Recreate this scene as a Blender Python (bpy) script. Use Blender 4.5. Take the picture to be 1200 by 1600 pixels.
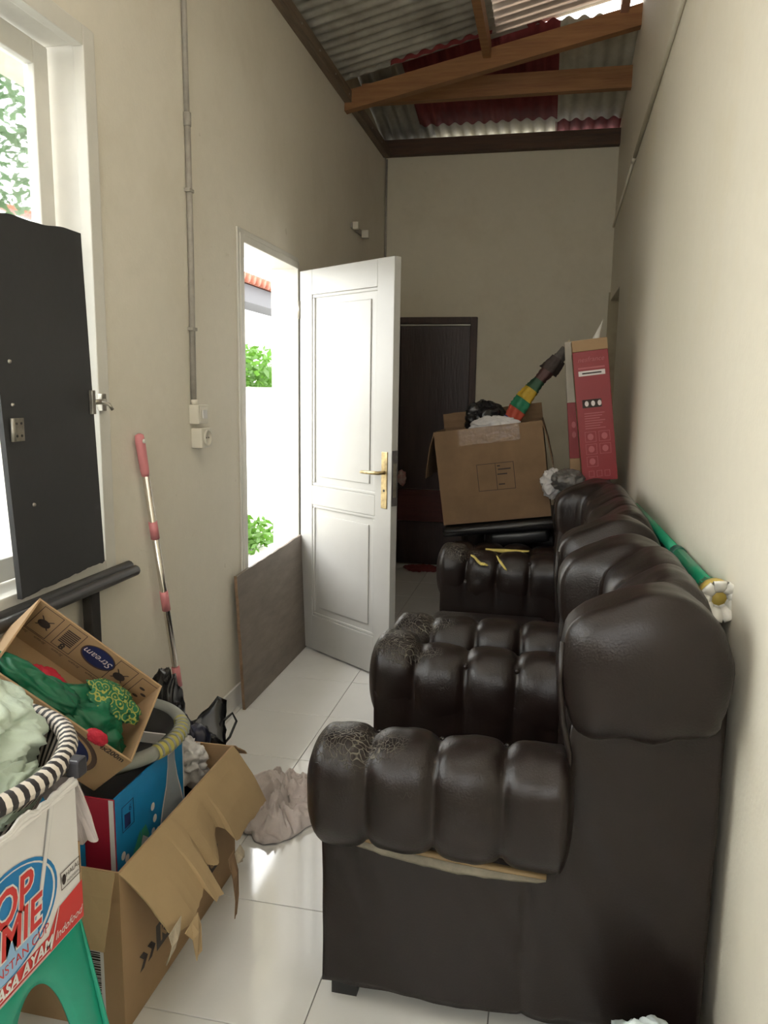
import bpy, bmesh, math, random
from mathutils import Vector, Matrix, noise
random.seed(7)
S = bpy.context.scene
COL = S.collection
for o in list(bpy.data.objects): bpy.data.objects.remove(o)
V3 = Vector
PI = math.pi

# ---------------------------------------------------------------- camera
cam_d = bpy.data.cameras.new('camera'); cam = bpy.data.objects.new('camera', cam_d); COL.objects.link(cam)
cam_d.sensor_fit = 'AUTO'; cam_d.sensor_width = 36.0; cam_d.lens = 1190 / 1600 * 36.0
cam_d.clip_start = 0.02; cam_d.clip_end = 200
Yc = V3((260, 188, 1190)).normalized()
Zc = V3((120, 7580, -1190)).normalized(); Zc = (Zc - Zc.dot(Yc) * Yc).normalized()
Xc = -Yc.cross(Zc)
if Xc.x < 0: Xc = -Xc
M = Matrix(((Xc.x, Xc.y, -Xc.z, 0), (Yc.x, Yc.y, -Yc.z, 0), (Zc.x, Zc.y, -Zc.z, 1.4), (0, 0, 0, 1)))
cam.matrix_world = M
S.camera = cam

# ---------------------------------------------------------------- world, exposure
W = bpy.data.worlds.new('world'); S.world = W; W.use_nodes = True
bg = W.node_tree.nodes['Background']
bg.inputs['Color'].default_value = (0.99, 0.99, 0.97, 1); bg.inputs['Strength'].default_value = 6.0
S.view_settings.view_transform = 'Standard'; S.view_settings.look = 'None'
S.view_settings.exposure = .52; S.view_settings.gamma = 1.0
S.view_settings.use_curve_mapping = False

def portal(name, loc, rot, sx, sy):
    l = bpy.data.lights.new(name, 'AREA'); l.shape = 'RECTANGLE'; l.size = sx; l.size_y = sy
    l.cycles.is_portal = True
    o = bpy.data.objects.new(name, l); COL.objects.link(o); o.location = loc; o.rotation_euler = rot
    return o
portal('doorway_portal', (-1.42, 3.5, 1.3), (0, -PI / 2, 0), 1.45, 0.72)
portal('window_portal', (-1.46, .675, 1.6), (0, -PI / 2, 0), 1.5, 2.75)

portal('back_opening_portal', (-.45, -1.42, 1.875), (PI / 2, 0, 0), .9, 1.15)  # samples sky through the added opening behind the camera

# ---------------------------------------------------------------- materials
MATS = {}
def mat(name, col, rough=0.6, var=0.0, scale=8.0, bump=0.0, bscale=60.0, metal=0.0, spec=0.5, col2=None, emit=0, coat=0, trans=0.0, alpha=None, stretch=(1, 1, 1)):
    if name in MATS: return MATS[name]
    m = bpy.data.materials.new(name); m.use_nodes = True; nt = m.node_tree; N = nt.nodes; L = nt.links
    b = N['Principled BSDF']
    b.inputs['Roughness'].default_value = rough; b.inputs['Metallic'].default_value = metal
    b.inputs['Specular IOR Level'].default_value = spec
    b.inputs['Coat Weight'].default_value = coat
    c = (*col, 1)
    tc = N.new('ShaderNodeTexCoord'); mp = N.new('ShaderNodeMapping'); mp.inputs['Scale'].default_value = stretch
    L.new(tc.outputs['Object'], mp.inputs['Vector'])
    if var > 0 or col2:
        n = N.new('ShaderNodeTexNoise'); n.inputs['Scale'].default_value = scale; n.inputs['Detail'].default_value = 6; n.inputs['Roughness'].default_value = .6
        L.new(mp.outputs[0], n.inputs['Vector'])
        r = N.new('ShaderNodeValToRGB'); r.color_ramp.elements[0].position = .3; r.color_ramp.elements[1].position = .7
        c2 = (*col2, 1) if col2 else (*[x * (1 - var) for x in col], 1)
        r.color_ramp.elements[0].color = c2; r.color_ramp.elements[1].color = c
        L.new(n.outputs['Fac'], r.inputs['Fac']); L.new(r.outputs['Color'], b.inputs['Base Color'])
    else:
        n0 = N.new('ShaderNodeTexNoise'); n0.inputs['Scale'].default_value = 25; n0.inputs['Detail'].default_value = 3
        L.new(mp.outputs[0], n0.inputs['Vector'])
        r = N.new('ShaderNodeValToRGB'); r.color_ramp.elements[0].color = (*[x * .94 for x in col], 1); r.color_ramp.elements[1].color = c
        L.new(n0.outputs['Fac'], r.inputs['Fac']); L.new(r.outputs['Color'], b.inputs['Base Color'])
    if bump > 0:
        nb = N.new('ShaderNodeTexNoise'); nb.inputs['Scale'].default_value = bscale; nb.inputs['Detail'].default_value = 5
        L.new(mp.outputs[0], nb.inputs['Vector'])
        bp = N.new('ShaderNodeBump'); bp.inputs['Strength'].default_value = bump; bp.inputs['Distance'].default_value = .01
        L.new(nb.outputs['Fac'], bp.inputs['Height']); L.new(bp.outputs['Normal'], b.inputs['Normal'])
    if trans > 0:
        b.inputs['Transmission Weight'].default_value = trans
    MATS[name] = m
    return m

def translucent(name, col, fac, rough=.5, var=.3, scale=6):
    m = mat(name, col, rough, var, scale); nt = m.node_tree; b = nt.nodes['Principled BSDF']; out = nt.nodes['Material Output']
    t = nt.nodes.new('ShaderNodeBsdfTranslucent'); t.inputs['Color'].default_value = (*col, 1)
    mx = nt.nodes.new('ShaderNodeMixShader'); mx.inputs[0].default_value = fac
    nt.links.new(b.outputs[0], mx.inputs[1]); nt.links.new(t.outputs[0], mx.inputs[2]); nt.links.new(mx.outputs[0], out.inputs['Surface'])
    return m

def leather(name, wear):
    m = mat(name, (.0135, .0080, .0066), .34, .25, 14, .1, 220, spec=.36)
    if not wear: return m
    nt = m.node_tree; N = nt.nodes; L = nt.links; b = N['Principled BSDF']
    tc = N.new('ShaderNodeTexCoord')
    vo = N.new('ShaderNodeTexVoronoi'); vo.feature = 'DISTANCE_TO_EDGE'; vo.inputs['Scale'].default_value = 105
    nd = N.new('ShaderNodeTexNoise'); nd.inputs['Scale'].default_value = 9
    mixv = N.new('ShaderNodeMix'); mixv.data_type = 'VECTOR'; mixv.inputs[0].default_value = .12
    L.new(tc.outputs['Object'], nd.inputs['Vector']); L.new(tc.outputs['Object'], mixv.inputs[4]); L.new(nd.outputs['Color'], mixv.inputs[5])
    L.new(mixv.outputs[1], vo.inputs['Vector'])
    lt = N.new('ShaderNodeMapRange'); lt.inputs['From Min'].default_value = .0; lt.inputs['From Max'].default_value = .07; lt.inputs['To Min'].default_value = 1; lt.inputs['To Max'].default_value = 0
    L.new(vo.outputs['Distance'], lt.inputs['Value'])
    # worn area: the front end of the arm, on its upper side
    sp = N.new('ShaderNodeSeparateXYZ'); L.new(tc.outputs['Generated'], sp.inputs[0])
    mx_ = N.new('ShaderNodeMapRange'); mx_.inputs['From Min'].default_value = .5; mx_.inputs['From Max'].default_value = .08
    mz_ = N.new('ShaderNodeMapRange'); mz_.inputs['From Min'].default_value = .72; mz_.inputs['From Max'].default_value = .95
    L.new(sp.outputs['X'], mx_.inputs['Value']); L.new(sp.outputs['Z'], mz_.inputs['Value'])
    nm = N.new('ShaderNodeTexNoise'); nm.inputs['Scale'].default_value = 11; L.new(tc.outputs['Object'], nm.inputs['Vector'])
    m1 = N.new('ShaderNodeMath'); m1.operation = 'MULTIPLY'; L.new(mx_.outputs[0], m1.inputs[0]); L.new(mz_.outputs[0], m1.inputs[1])
    m2 = N.new('ShaderNodeMath'); m2.operation = 'MULTIPLY_ADD'; m2.inputs[1].default_value = 1.6; L.new(nm.outputs['Fac'], m2.inputs[0]); 
    L.new(m1.outputs[0], m2.inputs[2])
    rg = N.new('ShaderNodeMapRange'); rg.inputs['From Min'].default_value = 1.05; rg.inputs['From Max'].default_value = 1.5
    L.new(m2.outputs[0], rg.inputs['Value'])
    m3 = N.new('ShaderNodeMath'); m3.operation = 'MULTIPLY'; L.new(rg.outputs[0], m3.inputs[0]); L.new(lt.outputs[0], m3.inputs[1])
    m4 = N.new('ShaderNodeMath'); m4.operation = 'MULTIPLY'; m4.inputs[1].default_value = wear; L.new(m3.outputs[0], m4.inputs[0])
    src = b.inputs['Base Color'].links[0].from_socket
    mc = N.new('ShaderNodeMix'); mc.data_type = 'RGBA'; L.new(m4.outputs[0], mc.inputs[0]); L.new(src, mc.inputs[6]); mc.inputs[7].default_value = (.22, .20, .16, 1)
    L.new(mc.outputs[2], b.inputs['Base Color'])
    old = b.inputs['Normal'].links[0].from_socket
    bp = N.new('ShaderNodeBump'); bp.inputs['Strength'].default_value = .7; bp.inputs['Distance'].default_value = .004; bp.invert = True
    L.new(m3.outputs[0], bp.inputs['Height']); L.new(old, bp.inputs['Normal']); L.new(bp.outputs['Normal'], b.inputs['Normal'])
    return m

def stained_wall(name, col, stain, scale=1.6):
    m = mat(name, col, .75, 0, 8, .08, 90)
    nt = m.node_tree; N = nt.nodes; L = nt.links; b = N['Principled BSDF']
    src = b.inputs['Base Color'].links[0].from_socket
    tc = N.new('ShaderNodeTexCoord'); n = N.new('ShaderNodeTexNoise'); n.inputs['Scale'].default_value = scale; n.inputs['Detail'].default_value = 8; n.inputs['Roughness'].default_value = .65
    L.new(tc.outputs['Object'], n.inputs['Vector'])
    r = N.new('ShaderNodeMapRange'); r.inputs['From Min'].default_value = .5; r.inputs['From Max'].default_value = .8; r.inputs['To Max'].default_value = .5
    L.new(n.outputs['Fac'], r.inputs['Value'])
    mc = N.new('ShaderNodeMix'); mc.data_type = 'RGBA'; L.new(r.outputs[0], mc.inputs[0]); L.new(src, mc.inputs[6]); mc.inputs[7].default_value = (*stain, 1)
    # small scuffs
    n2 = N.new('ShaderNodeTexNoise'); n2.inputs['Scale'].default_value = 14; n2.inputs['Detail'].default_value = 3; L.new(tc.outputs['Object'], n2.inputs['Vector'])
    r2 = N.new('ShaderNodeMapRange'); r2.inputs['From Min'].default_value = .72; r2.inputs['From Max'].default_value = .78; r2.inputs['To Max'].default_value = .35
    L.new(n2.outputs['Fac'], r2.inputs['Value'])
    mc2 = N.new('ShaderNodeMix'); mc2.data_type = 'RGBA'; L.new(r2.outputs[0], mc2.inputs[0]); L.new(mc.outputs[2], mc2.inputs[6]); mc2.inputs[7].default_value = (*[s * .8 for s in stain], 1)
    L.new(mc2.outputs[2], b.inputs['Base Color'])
    return m

def wood(name, c1, c2, axis='X', rough=.6):
    st = {'X': (1.2, 14, 14), 'Y': (14, 1.2, 14), 'Z': (14, 14, 1.2)}[axis]
    return mat(name, c1, rough, 0, 2.5, .25, 6, col2=c2, stretch=st)

wallM = stained_wall('cream_wall_paint', (.79, .745, .645), (.60, .545, .43))
wallR = stained_wall('cream_wall_paint_right', (.80, .745, .62), (.72, .63, .42), 1.1)
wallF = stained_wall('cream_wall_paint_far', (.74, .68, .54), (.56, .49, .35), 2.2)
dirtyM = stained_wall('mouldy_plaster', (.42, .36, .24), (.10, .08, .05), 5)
tileM = mat('white_ceramic_tile', (.80, .795, .775), .075, .05, 5, .012, 12, spec=1.0)
groutM = mat('grey_grout', (.25, .24, .22), .9)
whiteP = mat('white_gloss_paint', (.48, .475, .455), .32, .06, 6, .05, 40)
frameP = mat('white_frame_paint', (.74, .72, .66), .4, .1, 7, .06, 40)
leatherM = leather('brown_leather', 0)
leatherW = leather('brown_leather_cracked', .9)
leatherW2 = leather('brown_leather_badly_cracked', 1.0)
lining = mat('torn_lining', (.27, .24, .185), .9, .4, 20, .3, 60)
foam = mat('yellow_foam', (.62, .50, .14), .95, .3, 30, .4, 60)
darkwood = mat('black_wood', (.012, .012, .012), .5)
cardM = mat('brown_cardboard', (.40, .26, .14), .85, .12, 5, .08, 30)
cardD = mat('old_cardboard', (.235, .145, .078), .85, .25, 6, .1, 30)
cardL = mat('cardboard_inside', (.46, .33, .18), .9, .12, 5, .08, 30)
inkM = mat('dark_print', (.05, .035, .03), .8)
whiteCard = mat('white_card', (.74, .72, .71), .6, .06, 5)
redP = mat('red_print', (.62, .05, .045), .5)
blueP = mat('blue_print', (.02, .21, .50), .5)
navyP = mat('navy_print', (.015, .025, .11), .5)
greyP = mat('grey_print', (.5, .5, .52), .6)
steelM = mat('chrome_tube', (.72, .68, .62), .22, metal=1.0)
pinkM = mat('pink_plastic', (.68, .25, .27), .45)
pipeM = mat('grey_pipe', (.42, .39, .34), .6, .25, 30, .1, 40)
switchM = mat('ivory_plastic', (.70, .66, .56), .4)
brassM = mat('worn_brass', (.62, .49, .27), .38, .6, 35, .2, 50, metal=.9)
rustM = mat('old_zinc', (.45, .42, .36), .4, .4, 40, .2, 60, metal=.8)
blackB = mat('charcoal_board', (.034, .035, .038), .55, .12, 6, .05, 40)
blackT = mat('black_metal_tube', (.035, .032, .030), .42, .3, 20, .05, 60)
plyM = mat('grey_plywood', (.24, .20, .17), .6, .3, 5, .1, 20, stretch=(1, 1, 4))
darkDoor = wood('dark_brown_door', (.045, .024, .022), (.028, .015, .014), 'Z', .42)
darkDoorRed = wood('red_brown_door', (.10, .022, .018), (.06, .014, .012), 'X', .5)
darkFrame = wood('dark_brown_frame', (.06, .026, .016), (.035, .016, .010), 'Z', .5)
beamM = wood('orange_timber', (.36, .175, .065), (.23, .10, .036), 'X')
beamD = wood('dark_timber', (.10, .05, .024), (.055, .028, .015), 'X')
plateM = wood('grey_timber', (.24, .18, .12), (.12, .08, .055), 'Y')
zincM = mat('mouldy_zinc_sheet', (.44, .42, .36), .7, 0, 4, .15, 30, col2=(.20, .18, .15))
zincL = mat('pale_zinc_sheet', (.60, .57, .47), .7, 0, 6, .15, 30, col2=(.42, .39, .30))
redSh = mat('red_roof_sheet', (.24, .035, .035), .9, .35, 5, .1, 30)
skyl = translucent('translucent_roof_sheet', (.60, .52, .45), .12)
_n = skyl.node_tree; _tc = _n.nodes.new('ShaderNodeTexCoord'); _sp = _n.nodes.new('ShaderNodeSeparateXYZ'); _n.links.new(_tc.outputs['Object'], _sp.inputs[0])
_ml = _n.nodes.new('ShaderNodeMath'); _ml.operation = 'MULTIPLY'; _ml.inputs[1].default_value = 2 * PI / .085; _n.links.new(_sp.outputs['Y'], _ml.inputs[0])
_co = _n.nodes.new('ShaderNodeMath'); _co.operation = 'COSINE'; _n.links.new(_ml.outputs[0], _co.inputs[0])
_mr = _n.nodes.new('ShaderNodeMapRange'); _mr.inputs['From Min'].default_value = .75; _mr.inputs['From Max'].default_value = .95; _mr.inputs['To Min'].default_value = .09; _mr.inputs['To Max'].default_value = .4
_n.links.new(_co.outputs[0], _mr.inputs['Value']); _n.links.new(_mr.outputs[0], [x for x in _n.nodes if x.type == 'MIX_SHADER'][0].inputs[0])
glassM = mat('window_glass', (.95, .98, .97), .02, trans=1.0)
greenCloth = mat('green_satin', (.004, .135, .062), .42, .25, 9, .1, 60)
greenPat = mat('green_gold_batik', (.03, .15, .06), .6, 0, 70, .1, 60, col2=(.33, .33, .05))
def ringed(m):
    nt = m.node_tree; N = nt.nodes; L = nt.links; b = N['Principled BSDF']; tc = N.new('ShaderNodeTexCoord')
    v = N.new('ShaderNodeTexVoronoi'); v.inputs['Scale'].default_value = 55; L.new(tc.outputs['Object'], v.inputs['Vector'])
    mu = N.new('ShaderNodeMath'); mu.operation = 'MULTIPLY'; mu.inputs[1].default_value = 16; L.new(v.outputs['Distance'], mu.inputs[0])
    si = N.new('ShaderNodeMath'); si.operation = 'SINE'; L.new(mu.outputs[0], si.inputs[0])
    r = N.new('ShaderNodeValToRGB'); r.color_ramp.elements[0].position = .45; r.color_ramp.elements[1].position = .6
    r.color_ramp.elements[0].color = (.006, .12, .05, 1); r.color_ramp.elements[1].color = (.30, .31, .06, 1)
    L.new(si.outputs[0], r.inputs['Fac']); L.new(r.outputs['Color'], b.inputs['Base Color'])
ringed(greenPat)
redCloth = mat('red_cloth', (.62, .02, .05), .7, .3, 12, .2, 60)
mintCloth = mat('mint_cloth', (.56, .66, .56), .9, .12, 7, .25, 70)
mintCloth2 = mat('pale_blue_cloth', (.60, .72, .69), .9, .1, 7, .25, 70)
ragM = mat('pinkish_rag', (.70, .62, .59), .95, .2, 10, .4, 80)
blackBag = mat('black_plastic_bag', (.012, .012, .014), .22, .2, 10)
whiteBag = mat('white_plastic_bag', (.66, .64, .64), .4, .12, 10, .1, 40)
purpleCloth = mat('purple_cloth', (.13, .10, .24), .9, .6, 25, .3, 60)
stoolM = mat('green_stool_plastic', (.015, .36, .24), .38, .08, 4, .04, 30)
basinM = mat('grey_basin_plastic', (.30, .31, .28), .45, .15, 10)
basinY = mat('yellow_basin_plastic', (.50, .45, .12), .45, .2, 20)
basinIn = mat('black_basin_plastic', (.02, .02, .022), .4)
wickW = mat('cream_strap', (.66, .60, .53), .6)
wickB = mat('black_strap', (.02, .017, .02), .6)
poleG = mat('green_pole_plastic', (.012, .30, .16), .35, .1, 20)
poleY = mat('yellow_plastic', (.60, .45, .10), .45)
strapW = mat('white_strap', (.75, .73, .66), .5)
leafM = translucent('leaf_green', (.09, .22, .025), .35, .5, .6, 3)
leafM2 = translucent('pale_leaf_green', (.075, .14, .06), .35, .5, .5, 3)
extW = mat('white_render', (.80, .80, .78), .8, .05, 3)
pave = mat('pale_concrete', (.55, .54, .50), .85, .15, 3)
tileRoof = mat('terracotta', (.26, .08, .045), .8, .3, 12)
fascia = mat('grey_fascia', (.05, .05, .055), .7)
barkM = mat('bark', (.16, .11, .07), .9, .4, 15, .3, 30)

# ---------------------------------------------------------------- geometry helpers
def wt(o):
    t = V3((0, 0, 0))
    while o is not None:
        t += o.location; o = o.parent
    return t

def tag(o, label=None, cat=None, group=None, kind=None):
    if label: o['label'] = label
    if cat: o['category'] = cat
    if group: o['group'] = group
    if kind: o['kind'] = kind
    return o

def thing(name, loc, label=None, cat=None, group=None, kind=None, rot=None):
    o = bpy.data.objects.new(name, None); COL.objects.link(o); o.location = loc; o.empty_display_size = .05
    if rot is not None: o.rotation_euler = rot
    return tag(o, label, cat, group, kind)

def mk(name, verts, faces, m, parent=None, smooth=False, local=False, label=None):
    """mesh object with its origin at its own base; verts in world space (or, with local, in the parent's space)"""
    vs = [V3(v) for v in verts]
    lo = V3((min(v.x for v in vs), min(v.y for v in vs), min(v.z for v in vs)))
    hi = V3((max(v.x for v in vs), max(v.y for v in vs), max(v.z for v in vs)))
    c = V3(((lo.x + hi.x) / 2, (lo.y + hi.y) / 2, lo.z))
    me = bpy.data.meshes.new(name); me.from_pydata([tuple(v - c) for v in vs], [], faces)
    bm = bmesh.new(); bm.from_mesh(me); bmesh.ops.recalc_face_normals(bm, faces=bm.faces); bm.to_mesh(me); bm.free()
    if smooth:
        me.polygons.foreach_set('use_smooth', [True] * len(me.polygons))
    me.materials.append(m)
    o = bpy.data.objects.new(name, me); COL.objects.link(o)
    if parent is not None:
        o.parent = parent
        if local:
            pl = getattr(parent, 'location') if parent.type == 'MESH' else V3((0, 0, 0))
            o.location = c - (pl if parent.type == 'MESH' else V3((0, 0, 0)))
        else:
            o.location = c - wt(parent)
    else:
        o.location = c
    if label: o['label'] = label
    return o

class G:
    """vertex/face collector"""
    def __init__(s): s.v = []; s.f = []
    def add(s, vs, fs):
        b = len(s.v); s.v += [V3(v) for v in vs]; s.f += [tuple(i + b for i in f) for f in fs]; return s
    def box(s, a, b, bev=0.0, mtx=None):
        bm = bmesh.new(); bmesh.ops.create_cube(bm, size=1)
        a = V3(a); b = V3(b); d = b - a; c = (a + b) / 2
        for v in bm.verts: v.co = V3((v.co.x * d.x, v.co.y * d.y, v.co.z * d.z)) + c
        if bev > 0: bmesh.ops.bevel(bm, geom=list(bm.edges), offset=min(bev, min(abs(d.x), abs(d.y), abs(d.z)) * .45), segments=2, profile=.6, affect='EDGES')
        return s.bm(bm, mtx)
    def bm(s, bm, mtx=None):
        bm.verts.index_update()
        s.add([(mtx @ v.co) if mtx else v.co for v in bm.verts], [tuple(v.index for v in f.verts) for f in bm.faces]); bm.free(); return s
    def tube(s, pts, r, n=10, cap=True):
        pts = [V3(p) for p in pts]; rs = r if isinstance(r, (list, tuple)) else [r] * len(pts)
        rings = []
        t0 = (pts[1] - pts[0]).normalized(); up = V3((0, 0, 1)) if abs(t0.z) < .9 else V3((1, 0, 0))
        u = t0.cross(up).normalized()
        vs = []
        for i, p in enumerate(pts):
            t = (pts[min(i + 1, len(pts) - 1)] - pts[max(i - 1, 0)]).normalized()
            u = (u - u.dot(t) * t).normalized(); w = t.cross(u)
            for k in range(n):
                a = 2 * PI * k / n; vs.append(p + (u * math.cos(a) + w * math.sin(a)) * rs[i])
        fs = [(i * n + k, i * n + (k + 1) % n, (i + 1) * n + (k + 1) % n, (i + 1) * n + k) for i in range(len(pts) - 1) for k in range(n)]
        if cap: fs += [tuple(range(n))[::-1], tuple((len(pts) - 1) * n + k for k in range(n))]
        return s.add(vs, fs)
    def lathe(s, prof, c, n=32, axis='Z'):
        vs = []
        for r, h in prof:
            for k in range(n):
                a = 2 * PI * k / n
                p = (r * math.cos(a), r * math.sin(a), h)
                if axis == 'X': p = (h, r * math.cos(a), r * math.sin(a))
                if axis == 'Y': p = (r * math.cos(a), h, r * math.sin(a))
                vs.append(V3(p) + V3(c))
        m_ = len(prof)
        fs = [(i * n + k, i * n + (k + 1) % n, (i + 1) * n + (k + 1) % n, (i + 1) * n + k) for i in range(m_ - 1) for k in range(n)]
        return s.add(vs, fs)
    def prism(s, poly, d):
        """polygon of 3D points extruded by vector d"""
        n = len(poly); d = V3(d); a = [V3(p) for p in poly]; b = [p + d for p in a]
        return s.add(a + b, [tuple(range(n))[::-1], tuple(range(n, 2 * n))] + [(i, (i + 1) % n, (i + 1) % n + n, i + n) for i in range(n)])
    def grid(s, g, t=0.0):
        """grid of points, thickened by t along the normals into a closed shell"""
        n = len(g); m_ = len(g[0]); P = [[V3(p) for p in r] for r in g]
        top = [P[i][j] for i in range(n) for j in range(m_)]
        fs = [(i * m_ + j, i * m_ + j + 1, (i + 1) * m_ + j + 1, (i + 1) * m_ + j) for i in range(n - 1) for j in range(m_ - 1)]
        if t == 0: return s.add(top, fs)
        bot = []
        for i in range(n):
            for j in range(m_):
                du = P[min(i + 1, n - 1)][j] - P[max(i - 1, 0)][j]; dv = P[i][min(j + 1, m_ - 1)] - P[i][max(j - 1, 0)]
                nn = du.cross(dv); nn = nn.normalized() if nn.length > 1e-9 else V3((0, 0, 1))
                bot.append(P[i][j] + nn * t)
        o = n * m_
        f2 = [tuple(o + k for k in f)[::-1] for f in fs]
        e = []
        ring = [(0, j) for j in range(m_)] + [(i, m_ - 1) for i in range(1, n)] + [(n - 1, j) for j in range(m_ - 2, -1, -1)] + [(i, 0) for i in range(n - 2, 0, -1)]
        for k in range(len(ring)):
            a = ring[k]; b = ring[(k + 1) % len(ring)]; ia = a[0] * m_ + a[1]; ib = b[0] * m_ + b[1]
            e.append((ib, ia, ia + o, ib + o))
        return s.add(top + bot, fs + f2 + e)
    def make(s, name, m, parent=None, smooth=False, local=False, label=None):
        return mk(name, s.v, s.f, m, parent, smooth, local, label)

def nz(p, sc, seed=0):
    return noise.noise(V3((p[0] * sc + seed * 7.3, p[1] * sc + seed * 3.1, p[2] * sc - seed * 5.7)))

def blob(c, r, seed, amp=.25, sc=3.0, ridge=.5, sub=5, zmin=None, sharp=False):
    bm = bmesh.new(); bmesh.ops.create_icosphere(bm, subdivisions=sub, radius=1)
    g = G()
    for v in bm.verts:
        p = v.co.copy()
        q = p + V3((nz(p, 1.4, seed + 1), nz(p, 1.4, seed + 2), nz(p, 1.4, seed + 3))) * .5
        q2 = V3((q.x + .5 * q.y, (q.y - .5 * q.x) * .4, q.z))
        d = amp * nz(q, sc * .5, seed) * 1.2 + ridge * amp * ((1 - abs(nz(q2, sc, seed + 5))) ** 2 * 1.3 - .8) + .22 * ridge * amp * ((1 - abs(nz(q2, sc * 2.1, seed + 9))) ** 2 * 1.3 - .8)
        p = p * (1 + d)
        w = V3((p.x * r[0] + c[0], p.y * r[1] + c[1], p.z * r[2] + c[2]))
        if zmin is not None and w.z < zmin: w.z = zmin + .002 * (1 + nz(p, 9, seed))
        v.co = w
    return g.bm(bm)

def text(s, size, org, U, Vv, m, parent, local=False, shear=0.0, align='CENTER', sx=1.0, off=.0, lift=.0008, name='lettering', bold=0.0, arch=0.0):
    cu = bpy.data.curves.new('t', 'FONT'); cu.body = s; cu.size = size; cu.shear = shear; cu.align_x = align; cu.align_y = 'CENTER'; cu.offset = bold
    cu.resolution_u = 3
    ob = bpy.data.objects.new('t', cu); COL.objects.link(ob)
    dg = bpy.context.evaluated_depsgraph_get(); me = bpy.data.meshes.new_from_object(ob.evaluated_get(dg))
    U = V3(U).normalized(); Vv = V3(Vv).normalized(); N = U.cross(Vv)
    org = V3(org)
    vs = [org + U * (v.co.x * sx) + Vv * (v.co.y + arch * v.co.x ** 2) + N * lift for v in me.vertices]
    fs = [tuple(p.vertices) for p in me.polygons]
    bpy.data.objects.remove(ob); bpy.data.curves.remove(cu)
    r = mk(name, vs, fs, m, parent, False, local)
    bpy.data.meshes.remove(me)
    return r

def frame_lines(org, U, Vv, w, h, t, m, parent, local=False, name='print_frame', lift=.0008, split=None):
    U = V3(U).normalized(); Vv = V3(Vv).normalized(); N = U.cross(Vv); o = V3(org) + N * lift
    g = G()
    def q(a, b, c, d): g.add([o + U * a + Vv * b, o + U * c + Vv * b, o + U * c + Vv * d, o + U * a + Vv * d], [(0, 1, 2, 3)])
    q(0, 0, w, t); q(0, h - t, w, h); q(0, t, t, h - t); q(w - t, t, w, h - t)
    for sx_ in (split or []): q(sx_, t, sx_ + t, h - t)
    return g.make(name, m, parent, local=local)

def ellipse(org, U, Vv, a, b, m, parent, local=False, name='print_oval', lift=.0006, n=40, sweep=None):
    U = V3(U).normalized(); Vv = V3(Vv).normalized(); N = U.cross(Vv); o = V3(org) + N * lift
    vs = [o] + [o + U * a * math.cos(2 * PI * k / n) + Vv * b * math.sin(2 * PI * k / n) for k in range(n)]
    return mk(name, vs, [(0, 1 + k, 1 + (k + 1) % n) for k in range(n)], m, parent, local=local)

def patch(pts, m, parent, local=False, name='print_patch', N=None, lift=.0006):
    P = [V3(p) for p in pts]
    if N is None: N = (P[1] - P[0]).cross(P[2] - P[0]).normalized()
    return mk(name, [p + V3(N) * lift for p in P], [tuple(range(len(P)))], m, parent, local=local)

# ================================================================ STRUCTURE
XL, XR, YF = -1.30, 0.395, 5.97
YB = -1.35
TH = 0.13
# --- floor slab and its tiles
fl = tag(G().box((XL - TH, YB, -.15), (XR + .25, YF + .1, -.004)).make('floor', groutM), 'white ceramic tile floor of the narrow room', kind='structure')
P_ = .40; g_ = .0025
xs = [XL] + [-1.27 + P_ * k for k in range(0, 5) if XL < -1.27 + P_ * k < XR] + [XR + .1]
ys = [YB] + [1.792 + P_ * k for k in range(-7, 11) if YB < 1.792 + P_ * k < YF] + [YF]
tmesh = {}
for i in range(len(xs) - 1):
    for j in range(len(ys) - 1):
        w = xs[i + 1] - xs[i] - g_; d = ys[j + 1] - ys[j] - g_
        if w < .01 or d < .01: continue
        key = (round(w, 4), round(d, 4))
        if key not in tmesh:
            t0 = G().box((-w / 2, -d / 2, -.008), (w / 2, d / 2, 0), .0015).make('tile', tileM, fl)
            tmesh[key] = t0.data; o = t0
        else:
            o = bpy.data.objects.new('tile', tmesh[key]); COL.objects.link(o); o.parent = fl
        o.location = V3(((xs[i] + xs[i + 1]) / 2, (ys[j] + ys[j + 1]) / 2, -.008 + random.uniform(-.0004, .0003))) - fl.location

# --- left wall with window and doorway openings
DY0, DY1, DZ = 3.10, 3.87, 2.035
WY0, WY1, WZ0, WZ1 = -.70, 2.05, 0.86, 2.33
g = G()
def lw(y0, y1, z0, z1): g.box((XL - TH, y0, z0), (XL, y1, z1))
TOPL = 3.12
lw(YB, WY0, -.1, TOPL); lw(WY0, WY1, -.1, WZ0); lw(WY0, WY1, WZ1, TOPL); lw(WY1, DY0, -.1, TOPL); lw(DY0, DY1, DZ, TOPL); lw(DY0, DY1, -.1, -.004); lw(DY1, YF + .13, -.1, TOPL)
tag(g.make('wall_left', wallM), 'cream painted left wall with the window and open doorway', kind='structure')
# --- far wall
tag(G().prism([(XL - TH, 4.45, 3.12), (XL - TH, 4.45, 3.56), (XL - TH, YF + .12, 3.23), (XL - TH, YF + .12, 3.12)], (TH - .03, 0, 0)).make('wall_leak_infill', dirtyM), 'dark infill added above the far left wall plate against leaking light', kind='structure')  # infill added to close a light leak between wall top and roof
tag(G().box((XL - TH, YF, -.1), (XR + .3, YF + .13, 3.238)).make('wall_far', wallF), 'dim cream far wall behind the dark brown door', kind='structure')
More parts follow.
